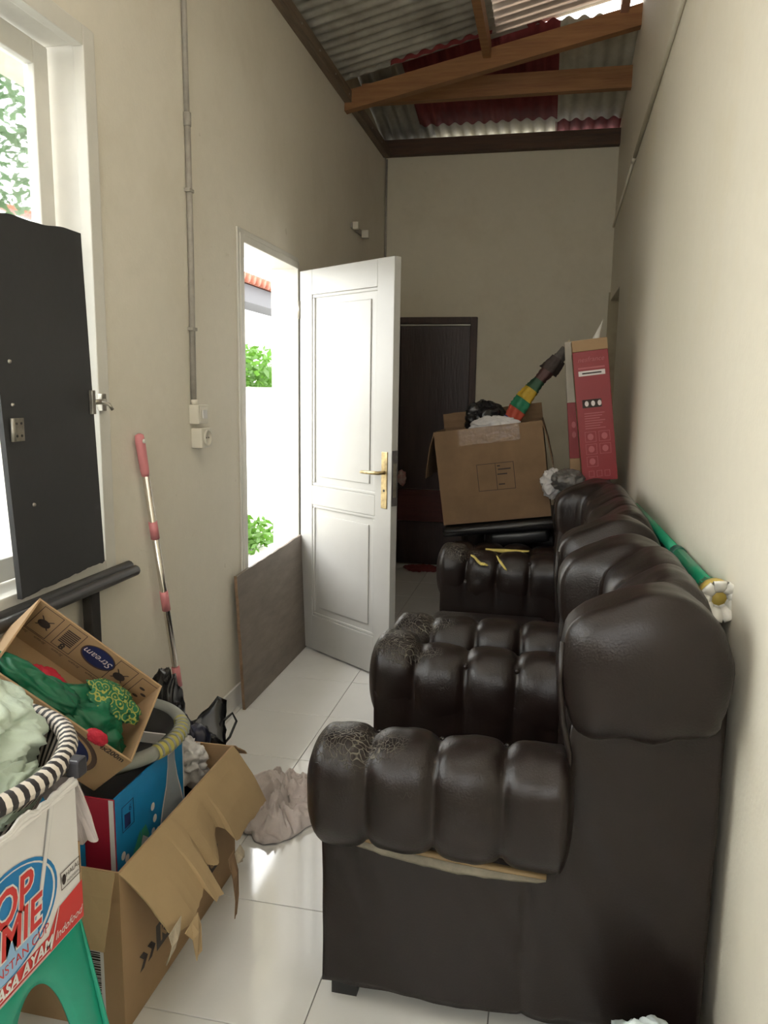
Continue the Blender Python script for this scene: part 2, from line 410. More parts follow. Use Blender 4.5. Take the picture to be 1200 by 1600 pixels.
# --- right wall with recess near the far end
g = G()
RY0, RY1, RZ = 5.16, 5.95, 2.06
g.box((XR, YB, -.1), (XR + .16, RY0, 3.75)); g.box((XR, RY0, RZ), (XR + .16, YF + .13, 3.75)); g.box((XR, RY1, -.1), (XR + .16, YF + .13, RZ))
tag(g.make('wall_right', wallR), 'cream right wall behind the leather seats', kind='structure')
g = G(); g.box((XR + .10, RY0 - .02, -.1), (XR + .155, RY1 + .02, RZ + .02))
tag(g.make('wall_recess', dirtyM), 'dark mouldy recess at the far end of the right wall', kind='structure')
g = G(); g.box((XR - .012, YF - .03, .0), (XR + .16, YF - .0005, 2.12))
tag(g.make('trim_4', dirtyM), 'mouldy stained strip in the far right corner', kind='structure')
# --- wall behind the camera with an opening added to let in fill light
g = G()
BX0, BX1, BZ0, BZ1 = -.90, .0, 1.3, 2.45
g.box((XL - TH, YB - .13, -.1), (BX0, YB, 3.75)); g.box((BX1, YB - .13, -.1), (XR + .16, YB, 3.75)); g.box((BX0, YB - .13, BZ1), (BX1, YB, 3.75)); g.box((BX0, YB - .13, -.1), (BX1, YB, BZ0))
tag(g.make('wall_back', wallM), 'cream wall behind the viewer with an opening added for fill light', kind='structure')

# --- baseboard tiles on the left wall
bb = thing('baseboard_left', (XL, 2.5, 0), 'grey white tile skirting along the left wall', kind='structure')
y = YB
while y < 3.06:
    y2 = min(y + .40, 3.06)
    G().box((XL + .0005, y + .001, 0.001), (XL + .010, y2 - .001, .095), .002).make('tile', tileM, bb)
    y = y2
# --- window
wn = thing('window_1', (XL, 1.25, WZ0), 'white framed window in the left wall behind the charcoal board', kind='structure')
cw = .05
def casing(parent, y0, y1, z0, z1, w, x0, x1, m, names, bottom=True):
    G().box((x0, y0 - w, z0 - (w if bottom else 0)), (x1, y0, z1 + w), .004).make(names[0], m, parent)
    G().box((x0, y1, z0 - (w if bottom else 0)), (x1, y1 + w, z1 + w), .004).make(names[0], m, parent)
    G().box((x0, y0, z1), (x1, y1, z1 + w), .004).make(names[1], m, parent)
    if bottom: G().box((x0, y0, z0 - w), (x1, y1, z0), .004).make(names[2], m, parent)
casing(wn, WY0 + .03, WY1 - .03, WZ0 + .02, WZ1 - .02, .055, XL - .02, XL + .014, frameP, ('window_jamb', 'window_head', 'window_sill'))
casing(wn, WY0 + .02, WY1 - .02, WZ0 + .012, WZ1 - .012, .018, XL - TH - .01, XL - .02, frameP, ('window_lining', 'window_lining', 'window_lining'))
y3 = (WY1 - WY0 - .065) / 3
for (a, b) in [(WY0 + .03 + y3 * k + .002, WY0 + .03 + y3 * (k + 1) - .002) for k in range(3)]:
    sx0, sx1 = XL - .128, XL - .092
    zb, zt = WZ0 + .02, WZ1 - .022
    sw = .062
    sash = G().box((sx0, a, zb), (sx1, a + sw, zt), .004).box((sx0, b - sw, zb), (sx1, b, zt), .004).box((sx0, a + sw, zb), (sx1, b - sw, zb + sw), .004).box((sx0, a + sw, zt - sw), (sx1, b - sw, zt), .004).make('window_sash', frameP, wn)
    G().box((sx0 + .014, a + sw - .004, zb + sw - .004), (sx0 + .019, b - sw + .004, zt - sw + .004)).make('pane', glassM, sash)
# --- doorway frame
df = thing('trim_1', (XL, 3.48, 0), 'white wooden frame around the open doorway', kind='structure')
fx0, fx1 = XL - TH - .005, XL + .012
G().box((fx0, DY0, 0), (fx1, DY0 + .04, DZ), .004).make('door_jamb', frameP, df)
G().box((fx0, DY1 - .022, 0), (fx1, DY1, DZ), .004).make('door_jamb', frameP, df)
G().box((fx0, DY0 + .04, DZ - .035), (fx1, DY1 - .022, DZ), .004).make('door_head', frameP, df)
# thin outer moulding on the wall face
G().box((XL, DY0 - .02, 0), (XL + .008, DY0, DZ + .02), .002).box((XL, DY0, DZ), (XL + .008, DY1, DZ + .02), .002).make('moulding', frameP, df)

# --- white panel door, standing open into the room
hx, hy = -1.272, 3.835
d1 = thing('door_1', (hx, hy, 0), 'white panelled door standing open into the room', kind='structure')
DU = V3((-.70 - hx, 3.44 - hy, 0)); DWd = DU.length; DU.normalize(); DN = V3((DU.y, -DU.x, 0))    # DN faces the camera side
if DN.y > 0: DN = -DN
d1.rotation_euler = (0, 0, math.atan2(DU.y, DU.x))   # local x along the width, local -y faces the camera
DH = 1.985
def dbox(name, u0, u1, z0, z1, y0, y1, m, par=None, bev=.003, label=None):
    return G().box((u0, y0, z0), (u1, y1, z1), bev).make(name, m, par or d1, local=True, label=label)
st = .088
pu0, pu1 = .098, DWd - .112
dbox('stile', 0, pu0, .012, DH, -.002, .038, whiteP); dbox('stile', pu1, DWd, .012, DH, -.002, .038, whiteP)
dbox('rail', pu0, pu1, 1.862, DH, -.002, .038, whiteP); dbox('rail', pu0, pu1, .80, .90, -.002, .038, whiteP); dbox('rail', pu0, pu1, .012, .20, -.002, .038, whiteP)
for (z0, z1) in ((.20, .80), (.90, 1.862)):
    pn = dbox('panel', pu0 - .002, pu1 + .002, z0 - .002, z1 + .002, .011, .027, whiteP)
    fr = G(); e = .016
    for (a, b, c, d_) in ((pu0, pu1, z0, z0 + e), (pu0, pu1, z1 - e, z1), (pu0, pu0 + e, z0 + e, z1 - e), (pu1 - e, pu1, z0 + e, z1 - e)):
        fr.box((a, .002, c), (b, .012, d_), .006)
    fr.make('panel_moulding', whiteP, pn, local=True)
    G().box((pu0 + .05, .005, z0 + .05), (pu1 - .05, .012, z1 - .05), .005).make('raised_field', whiteP, pn, local=True)
hp = dbox('handle_plate', DWd - .066, DWd - .026, .845, 1.112, -.006, .0, brassM, bev=.003, label='worn brass handle plate')
G().tube([(DWd - .046, -.005, 1.015), (DWd - .046, -.045, 1.015), (DWd - .06, -.052, 1.015), (DWd - .155, -.05, 1.012), (DWd - .165, -.046, 1.010)], [.009, .009, .009, .008, .006], 10).make('lever', brassM, hp, True, local=True)
G().lathe([(.0, -.0075), (.006, -.0075), (.006, -.004)], (DWd - .046, 0, .93), 12, 'Y').make('keyhole', darkwood, hp, local=True)
dbox('latch_face', DWd - .001, DWd + .002, .90, 1.06, .008, .03, rustM, bev=.001)
dbox('stain', DWd - .0005, DWd + .0012, .86, 1.12, .0, .037, mat('sooty_stain', (.16, .15, .15), .6, .6, 30), bev=0)
for z in (.25, 1.75): G().tube([(-.004, -.006, z), (-.004, -.006, z + .09)], .007, 8).make('hinge', rustM, d1, True, local=True)

# --- dark far door
d2 = thing('door_2', (-.86, YF, 0), 'closed dark brown wooden door in the far wall', kind='structure')
fx = (-1.21, -.565)
G().box((fx[0], YF - .045, 0), (fx[0] + .05, YF - .0005, 1.95), .004).make('door_jamb', darkFrame, d2)
G().box((fx[1] - .05, YF - .045, 0), (fx[1], YF - .0005, 1.95), .004).make('door_jamb', darkFrame, d2)
G().box((fx[0] + .05, YF - .045, 1.90), (fx[1] - .05, YF - .0005, 1.95), .004).make('door_head', darkFrame, d2)
G().box((fx[0] + .052, YF - .025, .62), (fx[1] - .052, YF - .0005, 1.885), .003).make('door_panel', darkDoor, d2)
G().box((fx[0] + .052, YF - .03, .36), (fx[1] - .052, YF - .0005, .615), .003).make('lower_rail', darkDoorRed, d2, label='reddish lower rail')
G().box((fx[0] + .052, YF - .025, .01), (fx[1] - .052, YF - .0005, .355), .003).make('door_panel', darkDoor, d2)
G().box((fx[0] + .052, YF - .031, 1.888), (fx[1] - .052, YF - .02, 1.897), .002).make('gap_light_strip', frameP, d2)

# ---------------------------------------------------------------- ceiling: timber and corrugated sheets
ce = thing('ceiling', (-.45, 3, 3.2), 'underside of the corrugated roof with timber beams', kind='structure')
def zr(x): return 3.165 + .225 * (x - XL)
def corrug(name, m, x0, x1, y0, y1, zf, along, pitch=.085, amp=.011, t=.002, edge=None):
    rows = []
    if along == 'X':
        n = int((y1 - y0) / pitch * 8); k = 6
        for i in range(n + 1):
            y = y0 + (y1 - y0) * i / n; w = amp * math.cos(2 * PI * y / pitch)
            rows.append([(x0 + (x1 - x0) * j / k, y, zf(x0 + (x1 - x0) * j / k, y) + w) for j in range(k + 1)])
    else:
        n = int((x1 - x0) / pitch * 8); k = 6
        for i in range(n + 1):
            x = x0 + (x1 - x0) * i / n; w = amp * math.cos(2 * PI * x / pitch)
            yy0, yy1 = (y0, y1) if edge is None else edge(x)
            rows.append([(x, yy0 + (yy1 - yy0) * j / k, zf(x, yy0 + (yy1 - yy0) * j / k) + w) for j in range(k + 1)])
    return G().grid(rows, t).make(name, m, ce, True)
zm = lambda x, y: zr(x) + .035
clear = translucent('added_clear_sheet', (.86, .84, .80), .5, .4, .1)
# near roof: mouldy sheets on the left, see-through ones on the right; clear ones above and behind the camera added for light
for (y0, y1, dz) in ((YB - .3, .45, .0), (.4, 1.65, .004), (1.6, 2.75, .008), (2.7, 3.75, .012), (3.7, 4.73, .016)):
    corrug('roof_sheet', clear if y1 < 2 else zincM, XL - .35, -.40, y0, y1, lambda x, y, d=dz: zm(x, y) + d, 'X')
for (y0, y1, dz) in ((YB - .3, .45, .03), (.4, 1.65, .034)):
    corrug('roof_sheet', clear, -.46, XR + .35, y0, y1, lambda x, y, d=dz: zm(x, y) + d, 'X')
for (y0, y1, dz) in ((1.6, 2.75, .038), (2.7, 3.75, .042), (3.7, 4.87, .046)):
    corrug('roof_sheet', skyl if y1 > 3 else clear, -.46, XR + .35, y0, y1, lambda x, y, d=dz: zm(x, y) + d, 'X').__setitem__('label', 'translucent corrugated roof sheet')
# far roof, falling towards the far wall
zfar = lambda x, y: 3.255 + .20 * (YF + .05 - y)
corrug('roof_sheet', zincM, XL - .3, -.93, 4.66, YF + .3, lambda x, y: zfar(x, y) + .012, 'Y')
corrug('roof_sheet', redSh, -1.02, -.40, 4.66, YF - .14, lambda x, y: zfar(x, y), 'Y').__setitem__('label', 'dark red corrugated sheet')
corrug('roof_sheet', redSh, -.42, -.045, 4.83, YF - .14, lambda x, y: zfar(x, y) + .003, 'Y').__setitem__('label', 'dark red corrugated sheet')
corrug('roof_sheet', zincL, -.065, XR + .3, 4.83, YF - .10, lambda x, y: zfar(x, y) + .006, 'Y')
corrug('roof_sheet', zincL, -1.15, -.045, YF - .22, YF + .4, lambda x, y: zfar(x, y) + .028, 'Y')
corrug('roof_sheet', redSh, -.055, XR + .3, YF - .2, YF + .4, lambda x, y: zfar(x, y) + .028, 'Y')
for (xa, xb, m_) in ((-1.30, -1.0, zincM), (-1.0, -.41, redSh)):  # upright closing sheets added to block light between the two roofs
    rows = []
    n = int((xb - xa) / .085 * 8)
    for i in range(n + 1):
        x = xa + (xb - xa) * i / n; w = .009 * math.cos(2 * PI * x / .085); z0 = zr(x) + (.03 if x < -.41 else .10); z1 = max(z0 + .02, zfar(x, 4.69) + .004)
        rows.append([(x, 4.69 + w, z0 + (z1 - z0) * j / 3) for j in range(4)])
    G().grid(rows, .002).make('roof_sheet', m_, ce, True)
def beam(name, a, b, w, h, m, label=None):
    a = V3(a); b = V3(b); d = b - a; s_ = d.cross(V3((0, 0, 1))).normalized() * w / 2; u = V3((0, 0, h))
    return G().prism([a - s_, a + s_, a + s_ + u, a - s_ + u], d).make(name, m, ce, label=label)
beam('rafter', (XL - .02, 4.80, 3.055), (XR + .02, 4.80, 3.412), .06, .112, beamM, 'sloping orange brown beam')
beam('purlin', (-.45, 4.78, 3.295), (-.45, YB, 3.295), .045, .085, beamM)
beam('purlin', (.30, 4.78, 3.475), (.30, YB, 3.475), .045, .07, mat('pink_timber', (.55, .28, .18), .7, .2, 9))
beam('crossbeam', (XL, 5.22, 3.24), (XR, 5.22, 3.24), .055, .125, beamM)
beam('wall_plate', (XL, YF - .045, 3.122), (XR, YF - .045, 3.122), .07, .105, beamD, 'dark wall plate over the far wall')
beam('wall_plate', (XL + .02, YB, 3.105), (XL + .02, YF - .08, 3.105), .05, .065, plateM)
G().box((XL - TH, YB, 3.10), (XL - .006, YF, 3.155)).make('wall_top_mortar', wallM, ce)
# nails along the plate
for k in range(10):
    yk = 2.9 + k * .3
    G().box((XL + .046, yk, 3.125), (XL + .052, yk + .012, 3.132)).make('nail', rustM, ce)

# ================================================================ OUTSIDE
tag(G().box((-14, -8, -.3), (XL - TH, 20, -.12)).make('ground', pave), 'pale paving outside the doorway', kind='structure')
tag(G().box((-3.25, -6, -.12), (-3.05, 15, 1.40), .01).make('wall_garden', extW), 'low white garden wall seen through the doorway', kind='structure')
ev = thing('eave', (-1.9, 3.2, 2.5), 'unseen grey roof sheet added over the doorway to cut sky light', kind='structure')
G().prism([(XL - TH - .002, 2.35, 2.70), (XL - TH - .002, 2.35, 2.74), (-2.1, 2.35, 2.60), (-2.1, 2.35, 2.56)], (0, 3.9, 0)).make('added_shade_sheet', zincL, ev)  # out of view, added to keep sky light off the open door
def foliage(name, c, r, n, ls, m, parent, seed):
    rnd = random.Random(seed); g = G()
    for _ in range(n):
        while True:
            p = V3((rnd.uniform(-1, 1), rnd.uniform(-1, 1), rnd.uniform(-1, 1)))
            if p.length < 1: break
        p = V3((p.x * r[0] + c[0], p.y * r[1] + c[1], p.z * r[2] + c[2]))
        u = V3((rnd.gauss(0, 1), rnd.gauss(0, 1), rnd.gauss(0, .6))).normalized(); w = u.cross(V3((rnd.gauss(0, 1), rnd.gauss(0, 1), rnd.gauss(0, 1)))).normalized()
        l = ls * rnd.uniform(.6, 1.3)
        g.add([p, p + u * l * .5 + w * l * .22, p + u * l, p + u * l * .5 - w * l * .22], [(0, 1, 2, 3)])
    o = g.make(name, m, parent); o['kind'] = 'stuff'; return o
def shrub(loc, r, h, n, ls, label, m, seed, cat='shrub', name='shrub', trunk=True):
    t = thing(name, loc, label, cat)
    c = (loc[0], loc[1], loc[2] + h)
    foliage('foliage', c, r, n, ls, m, t, seed)
    G().tube([loc, (loc[0] + .02, loc[1] + .03, loc[2] + h * .5), (loc[0], loc[1], loc[2] + h)], [.05 * r[0] + .01, .04 * r[0] + .008, .01], 8).make('stem', barkM, t, True)
    return t
shrub((-3.8, 9.2, -.12), (.42, 1.1, .40), 1.66, 1100, .14, 'bright green shrub rising behind the garden wall', leafM, 3)
shrub((-2.75, 6.65, -.12), (.22, .5, .17), .13, 420, .10, 'low yellow green plant at the foot of the garden wall', leafM, 4)
shrub((-4.6, 5.4, -.12), (1.0, 1.0, .75), 3.55, 2400, .12, 'leafy tree outside the window', leafM2, 5, 'tree', 'garden_tree')
# neighbour house with tiled eave
nb = thing('neighbour_house', (-6.2, 12, -.12), 'white neighbouring house with a terracotta tiled eave seen through the doorway', 'house')
G().box((-8.0, 9, -.12), (-5.2, 17, 2.75)).make('wall', extW, nb)
G().box((-5.2, 8.8, 2.72), (-4.52, 17, 2.78)).make('soffit', fascia, nb)
G().box((-4.56, 8.8, 2.66), (-4.50, 17, 2.92), .005).make('fascia', fascia, nb)
rf = G().prism([(-8.0, 8.7, 3.9), (-8.0, 8.7, 3.95), (-4.4, 8.7, 2.99), (-4.4, 8.7, 2.94)], (0, 8.4, 0)).make('roof', tileRoof, nb)
for k in range(40):
    yk = 8.75 + k * .205
    G().tube([(-4.36, yk, 2.965), (-5.4, yk, 3.275)], .07, 8).make('roof_tile', tileRoof, rf, True)
# far eave beyond window
tag(G().box((-8.5, 4, -.12), (-8.1, 8.6, 3.3), .02).make('garden_shed', mat('pale_green_render', (.55, .6, .5), .8, .2, 4)), 'pale green outbuilding seen low through the window', 'shed')

# ================================================================ LEATHER SEATS
def lobf(t, depth, p=3.0): return 1 - depth * (1 - max(0, 1 - abs(2 * t - 1) ** p) ** .5)
def roll(axis, a0, a1, c, r, n, depth, ex=2.3, cap=(.05, .05), seed=0, wr=.004, segs=36, weight=None, per=12, round_end=(1, 1)):
    """lobed bolster: axis 'x' (arm) or 'y' (back); c, r in the plane (y,z) or (x,z)"""
    L = a1 - a0; rings = []
    def ring(s, f, lb):
        pts = []
        for k in range(segs):
            a = 2 * PI * k / segs; ca, sa = math.cos(a), math.sin(a)
            q = (abs(ca) ** ex + abs(sa) ** ex) ** (-1 / ex)
            w = weight(a) if weight else 1.0
            ff = f * (1 - (1 - lb) * w)
            p1 = c[0] + r[0] * q * ca * ff; p2 = c[1] + r[1] * q * sa * ff
            P = V3((s, p1, p2)) if axis == 'x' else V3((p1, s, p2))
            d = wr * (nz(P, 14, seed) + .6 * nz(P, 30, seed + 2)) * (f if f < .3 else 1)
            P += (V3((0, ca, sa)) if axis == 'x' else V3((ca, 0, sa))) * d
            pts.append(P)
        return pts
    K = 9
    for k in range(K):
        th = PI / 2 * k / K
        rings.append(ring(a0 + cap[0] * (1 - math.cos(th)) ** .9, max(.004, math.sin(th) ** .8), 1))
    tot = n * per
    for i in range(tot + 1):
        s = a0 + cap[0] + (L - cap[0] - cap[1]) * i / tot
        u = (s - a0) / L * n; t = u - int(min(u, n - 1e-6)); li = int(min(u, n - 1e-6))
        lb = lobf(t, depth)
        if (li == 0 and t < .5) or (li == n - 1 and t > .5): lb = 1
        rings.append(ring(s, 1, lb))
    for k in range(K - 1, -1, -1):
        th = PI / 2 * k / K
        rings.append(ring(a1 - cap[1] * (1 - math.cos(th)) ** .9, max(.004, math.sin(th) ** .8), 1))
    g = G(); m_ = segs; vs = [p for rr in rings for p in rr]
    fs = [(i * m_ + k, i * m_ + (k + 1) % m_, (i + 1) * m_ + (k + 1) % m_, (i + 1) * m_ + k) for i in range(len(rings) - 1) for k in range(m_)]
    fs += [tuple(range(m_)), tuple((len(rings) - 1) * m_ + k for k in range(m_))]
    return g.add(vs, fs)

BACK = [(.078, .735), (.058, .79), (.046, .86), (.048, .925), (.075, .968), (.14, 1.002), (.205, 1.026), (.265, 1.022), (.318, .988), (.352, .935), (.364, .87), (.353, .805), (.322, .757), (.25, .735), (.15, .731)]
def crom(P, m_):
    out = []; n = len(P)
    for k in range(m_):
        u = k / m_ * n; i = int(u); t = u - i
        p0, p1, p2, p3 = [Vector((*P[(i + q - 1) % n], 0)) for q in range(4)]
        out.append(.5 * ((2 * p1) + (p2 - p0) * t + (2 * p0 - 5 * p1 + 4 * p2 - p3) * t * t + (3 * p1 - p0 - 3 * p2 + p3) * t ** 3))
    return [(p.x, p.y) for p in out]
def sst(a, b, x):
    t = max(0, min(1, (x - a) / (b - a) if b != a else 0)); return t * t * (3 - 2 * t)
def wing_front(s, a0, a1, n, rec=.105):
    """how far the front of the back recedes between the two end wings"""
    L = (a1 - a0) / n; 
    return rec * sst(a0 + L * .93, a0 + L * 1.12, s) * (1 - sst(a1 - L * 1.12, a1 - L * .93, s))
def back_roll(a0, a1, n, depth, zs, xo, seed, cap=(.055, .075), per=16, segs=60, wr=.005):
    base = crom(BACK, segs); cx_, cz_ = .205, .872; xb = .364; rings = []
    def ring(s, f, lb):
        rec = wing_front(s, a0, a1, n); pts = []
        k = (xb - .046 - rec) / (xb - .046)
        for (x, z) in base:
            x2 = xb - (xb - x) * k; cx2 = xb - (xb - cx_) * k
            front = max(0, min(1, (cx2 - x2) / .1 + .45))
            ff = f * (1 - (1 - lb) * (.45 + .55 * front))
            P = V3((cx2 + (x2 - cx2) * ff + xo, s, (cz_ + (z - cz_) * ff) * zs))
            d = wr * (nz(P, 11, seed) + .5 * nz(P, 27, seed + 2)) * min(1, f * 2)
            if z < .78 and f > .25 and s < a0 + .1: d += .006 * math.sin(P.x * 60 + seed) * f
            P += V3(((x2 - cx2), 0, (z - cz_))).normalized() * d
            pts.append(P)
        return pts
    K = 10
    for k in range(K):
        th = PI / 2 * k / K; rings.append(ring(a0 + cap[0] * (1 - math.cos(th)) ** .9, max(.004, math.sin(th) ** .75), 1))
    L = a1 - a0; tot = n * per
    for i in range(tot + 1):
        s_ = a0 + cap[0] + (L - cap[0] - cap[1]) * i / tot
        u = (s_ - a0) / L * n; li = int(min(u, n - 1e-6)); t = u - li; lb = lobf(t, depth, 3.2)
        if (li == 0 and t < .5) or (li == n - 1 and t > .5): lb = 1
        rings.append(ring(s_, 1, lb))
    for k in range(K - 1, -1, -1):
        th = PI / 2 * k / K; rings.append(ring(a1 - cap[1] * (1 - math.cos(th)) ** .9, max(.004, math.sin(th) ** .8), 1))
    m_ = segs; vs = [p for rr in rings for p in rr]
    fs = [(i * m_ + k, i * m_ + (k + 1) % m_, (i + 1) * m_ + (k + 1) % m_, (i + 1) * m_ + k) for i in range(len(rings) - 1) for k in range(m_)]
    fs += [tuple(range(m_)), tuple((len(rings) - 1) * m_ + k for k in range(m_))]
    return G().add(vs, fs)

def slab_xz(x0, x1, z0, z1, y, t, amp, seed, nx=72, nz_=24, seam=None, hem=0.0, ztop=None):
    """upholstered panel in a plane y = const, outer face slightly slack"""
    rows = []
    for i in range(nx + 1):
        x = x0 + (x1 - x0) * i / nx; row = []
        for j in range(nz_ + 1):
            z = z0 + ((ztop(x) if ztop else z1) - z0) * j / nz_
            e = 1.0
            d = amp * nz((x, z, 0), 5, seed) + amp * .6 * nz((x * 2.2 + z, z * .6, 1), 9, seed + 1)
            if seam is not None: d += (-.007 * math.exp(-((x - seam) / .010) ** 2)) * sst(.46, .40, z) if z < .46 else 0
            zz = z + (hem * nz((x, 0, 0), 9, seed + 3) if j == 0 else 0)
            row.append(V3((x, y + (d * e) * (-1 if t > 0 else 1), zz)))
        rows.append(row)
    return rows

def seat(name, y0, y1, nb, label, cat='armchair', zs=1.0, xback=.0, seed=0, wear=leatherW, torn=False, seamx=None, group=None, z_leg=.055):
    root = thing(name, ((-.04), (y0 + y1) / 2, 0), label, cat, group)
    xf, xb = -.45, .365 + xback
    Z = lambda z: z * zs
    # base and sides
    G().box((xf + .012, y0 + .10, Z(z_leg + .01)), (xb - .01, y1 - .10, Z(.30)), .012).make('base', leatherM, root)
    for side in (0, 1):
        yp = y0 if side == 0 else y1; sg = 1 if side == 0 else -1
        g = G()
        r1 = slab_xz(xf, xb, Z(z_leg), Z(.50), yp, sg, .009, seed + side, seam=seamx, hem=.012, nz_=44, ztop=lambda x: Z(.50 + .30 * sst(.062, .078, x)))
        for rws in (r1,):
            n = len(rws); m_ = len(rws[0])
            back = [[V3((p.x, yp + sg * .075, p.z)) for p in r] for r in rws]
            vs = [p for r in rws for p in r] + [p for r in back for p in r]; o = n * m_
            fs = [(i * m_ + j, i * m_ + j + 1, (i + 1) * m_ + j + 1, (i + 1) * m_ + j) for i in range(n - 1) for j in range(m_ - 1)]
            fs += [tuple(o + k for k in f) for f in fs]
            ring = [(0, j) for j in range(m_)] + [(i, m_ - 1) for i in range(1, n)] + [(n - 1, j) for j in range(m_ - 2, -1, -1)] + [(i, 0) for i in range(n - 2, 0, -1)]
            for k in range(len(ring)):
                a = ring[k]; b = ring[(k + 1) % len(ring)]; ia = a[0] * m_ + a[1]; ib = b[0] * m_ + b[1]; fs.append((ia, ib, ib + o, ia + o))
            g.add(vs, fs)
        g.make('side_panel', leatherM, root, True)
        # arm bolster
        am = roll('x', -.478, .088, (yp + sg * .008, Z(.547)), (.098, Z(.129)), 4, .23, 2.5, (.05, .03), seed + 11 + side * 5, .004, 40, per=18)
        if side == 1:
            for v in am.v: v.z += .028 * (1 - sst(-.35, -.32, v.x))
        ao = am.make('arm', wear if not (side == 1 and cat == 'sofa') else leatherW2, root, True)
        # inner arm face, pleated below the bolster
        rows = []
        for i in range(41):
            x = -.448 + (.088 + .448) * i / 40; row = []
            for j in range(13):
                z = Z(.36) + Z(.195) * j / 12
                tt = ((x + .478) / .566 * 4) % 1; lb = lobf(tt, .23); v_ = j / 12
                off = .10 * (1 - v_) + (.008 + .098 * lb - .003) * v_ + .005 * nz((x * 3, z, 0), 9, seed + side) * (1 - v_)
                row.append(V3((x, yp + sg * off, z)))
            rows.append(row)
        G().grid(rows, .02 * sg).make('inner_arm', leatherM, root, True)
        for k in range(1, 4):   # crease buttons at the top inside
            xk = -.478 + .566 * k / 4
            G().lathe([(.0, -.004), (.006, -.003), (.008, .0), (.006, .004), (0, .005)], (xk, yp + sg * .07, Z(.64)), 10, 'Y').make('button', leatherM, ao, True)
    # seat cushion
    bm = bmesh.new(); bmesh.ops.create_cube(bm, size=1)
    ya, yb_ = y0 + .105, y1 - .105
    for v in bm.verts: v.co = V3((-.215 + v.co.x * .52, (ya + yb_) / 2 + v.co.y * (yb_ - ya - .01), Z(.345) + v.co.z * Z(.15)))
    bmesh.ops.bevel(bm, geom=list(bm.edges), offset=.045, segments=4, profile=.5, affect='EDGES')
    bmesh.ops.triangulate(bm, faces=bm.faces); bmesh.ops.subdivide_edges(bm, edges=[e for e in bm.edges if e.calc_length() > .12], cuts=3, use_grid_fill=True)
    for v in bm.verts: v.co.z += .008 * nz(v.co, 9, seed + 20)
    G().bm(bm).make('seat_cushion', leatherM if cat != 'sofa' else leatherW2, root, True)
    # back bolster and inner back
    a0_, a1_ = y0 - .085, y1 + .065
    br = back_roll(a0_, a1_, nb, .17, zs, xback, seed + 31)
    bo = br.make('backrest', leatherM, root, True)
    rows = []; NN = nb * 12
    for i in range(NN + 1):
        yy = y0 + .06 + (y1 - y0 - .12) * i / NN; row = []
        for j in range(15):
            t = j / 14; z = Z(.36 + .56 * t)
            u = (yy - a0_) / (a1_ - a0_) * nb; tt = u - math.floor(u)
            bul = .035 * max(0, 1 - abs(2 * tt - 1) ** 3) ** .5
            row.append(V3((.082 + xback + wing_front(yy, a0_, a1_, nb, .095) - .02 * math.sin(PI * min(1, t * 1.1)) - bul * (.35 + .65 * t) + .01, yy, z)))
        rows.append(row)
    ib = G().grid(rows, .05).make('inner_back', leatherM, root, True)
    for k in range(1, nb):
        yk = a0_ + (a1_ - a0_) * k / nb
        G().lathe([(.0, -.006), (.008, -.005), (.011, .0), (.008, .005), (0, .006)], (.070 + xback + wing_front(yk, a0_, a1_, nb, .095), yk, Z(.80)), 12, 'X').make('button', leatherM, ib, True)
    # piping down the front edge of the side of the back
    G().tube([(.048 + xback, y0 - .035, Z(.92)), (.045 + xback, y0 - .04, Z(.84)), (.055 + xback, y0 - .035, Z(.76)), (.072 + xback, y0 - .012, Z(.68)), (.078 + xback, y0 - .004, Z(.55))], .006, 8).make('piping', leatherM, root, True)
    for (lx, ly) in ((-.40, y0 + .06), (-.40, y1 - .06), (.30, y0 + .06), (.30, y1 - .06)):
        G().prism([(lx - .035, ly - .03, 0), (lx + .025, ly - .03, 0), (lx + .025, ly + .03, 0), (lx - .035, ly + .03, 0)], (0, 0, Z(z_leg + .03))).make('leg', darkwood, root)
    return root

A = seat('armchair', 1.50, 2.10, 4, 'nearest dark brown leather armchair with torn lining under its rolled arm', seed=1, seamx=.003)
# torn lining under the near arm of the nearest chair
rows = []
for i in range(25):
    t = i / 24; x = -.40 + .44 * t; s_ = math.sin(PI * t) ** .7
    rows.append([V3((x, 1.490 - .010 * s_, .440 - .03 * t)), V3((x, 1.484 - .022 * s_, .428 - .032 * t - .006 * s_)), V3((x, 1.486 - .016 * s_, .424 - .033 * t - .014 * s_ + .004 * nz((x, 0, 0), 30, 2)))])
G().grid(rows, .003).make('torn_lining', lining, A, True, label='pale torn lining hanging below the rolled arm')
rows = [[V3((-.36 + .40 * i / 16, 1.475, .447 - .03 * i / 16)), V3((-.36 + .40 * i / 16, 1.466 - .006 * math.sin(PI * i / 16), .440 - .03 * i / 16))] for i in range(17)]
G().grid(rows, .004).make('exposed_batten', wood('raw_batten', (.30, .21, .10), (.20, .13, .06)), A, True)
B = seat('loveseat', 2.37, 3.45, 6, 'wider dark brown leather seat with split foam between the two armchairs', 'sofa', seed=40, wear=leatherW)
Cc = seat('armchair', 3.80, 4.50, 4, 'farthest dark leather armchair carrying the big cardboard box', zs=.945, seed=70, wear=leatherM)
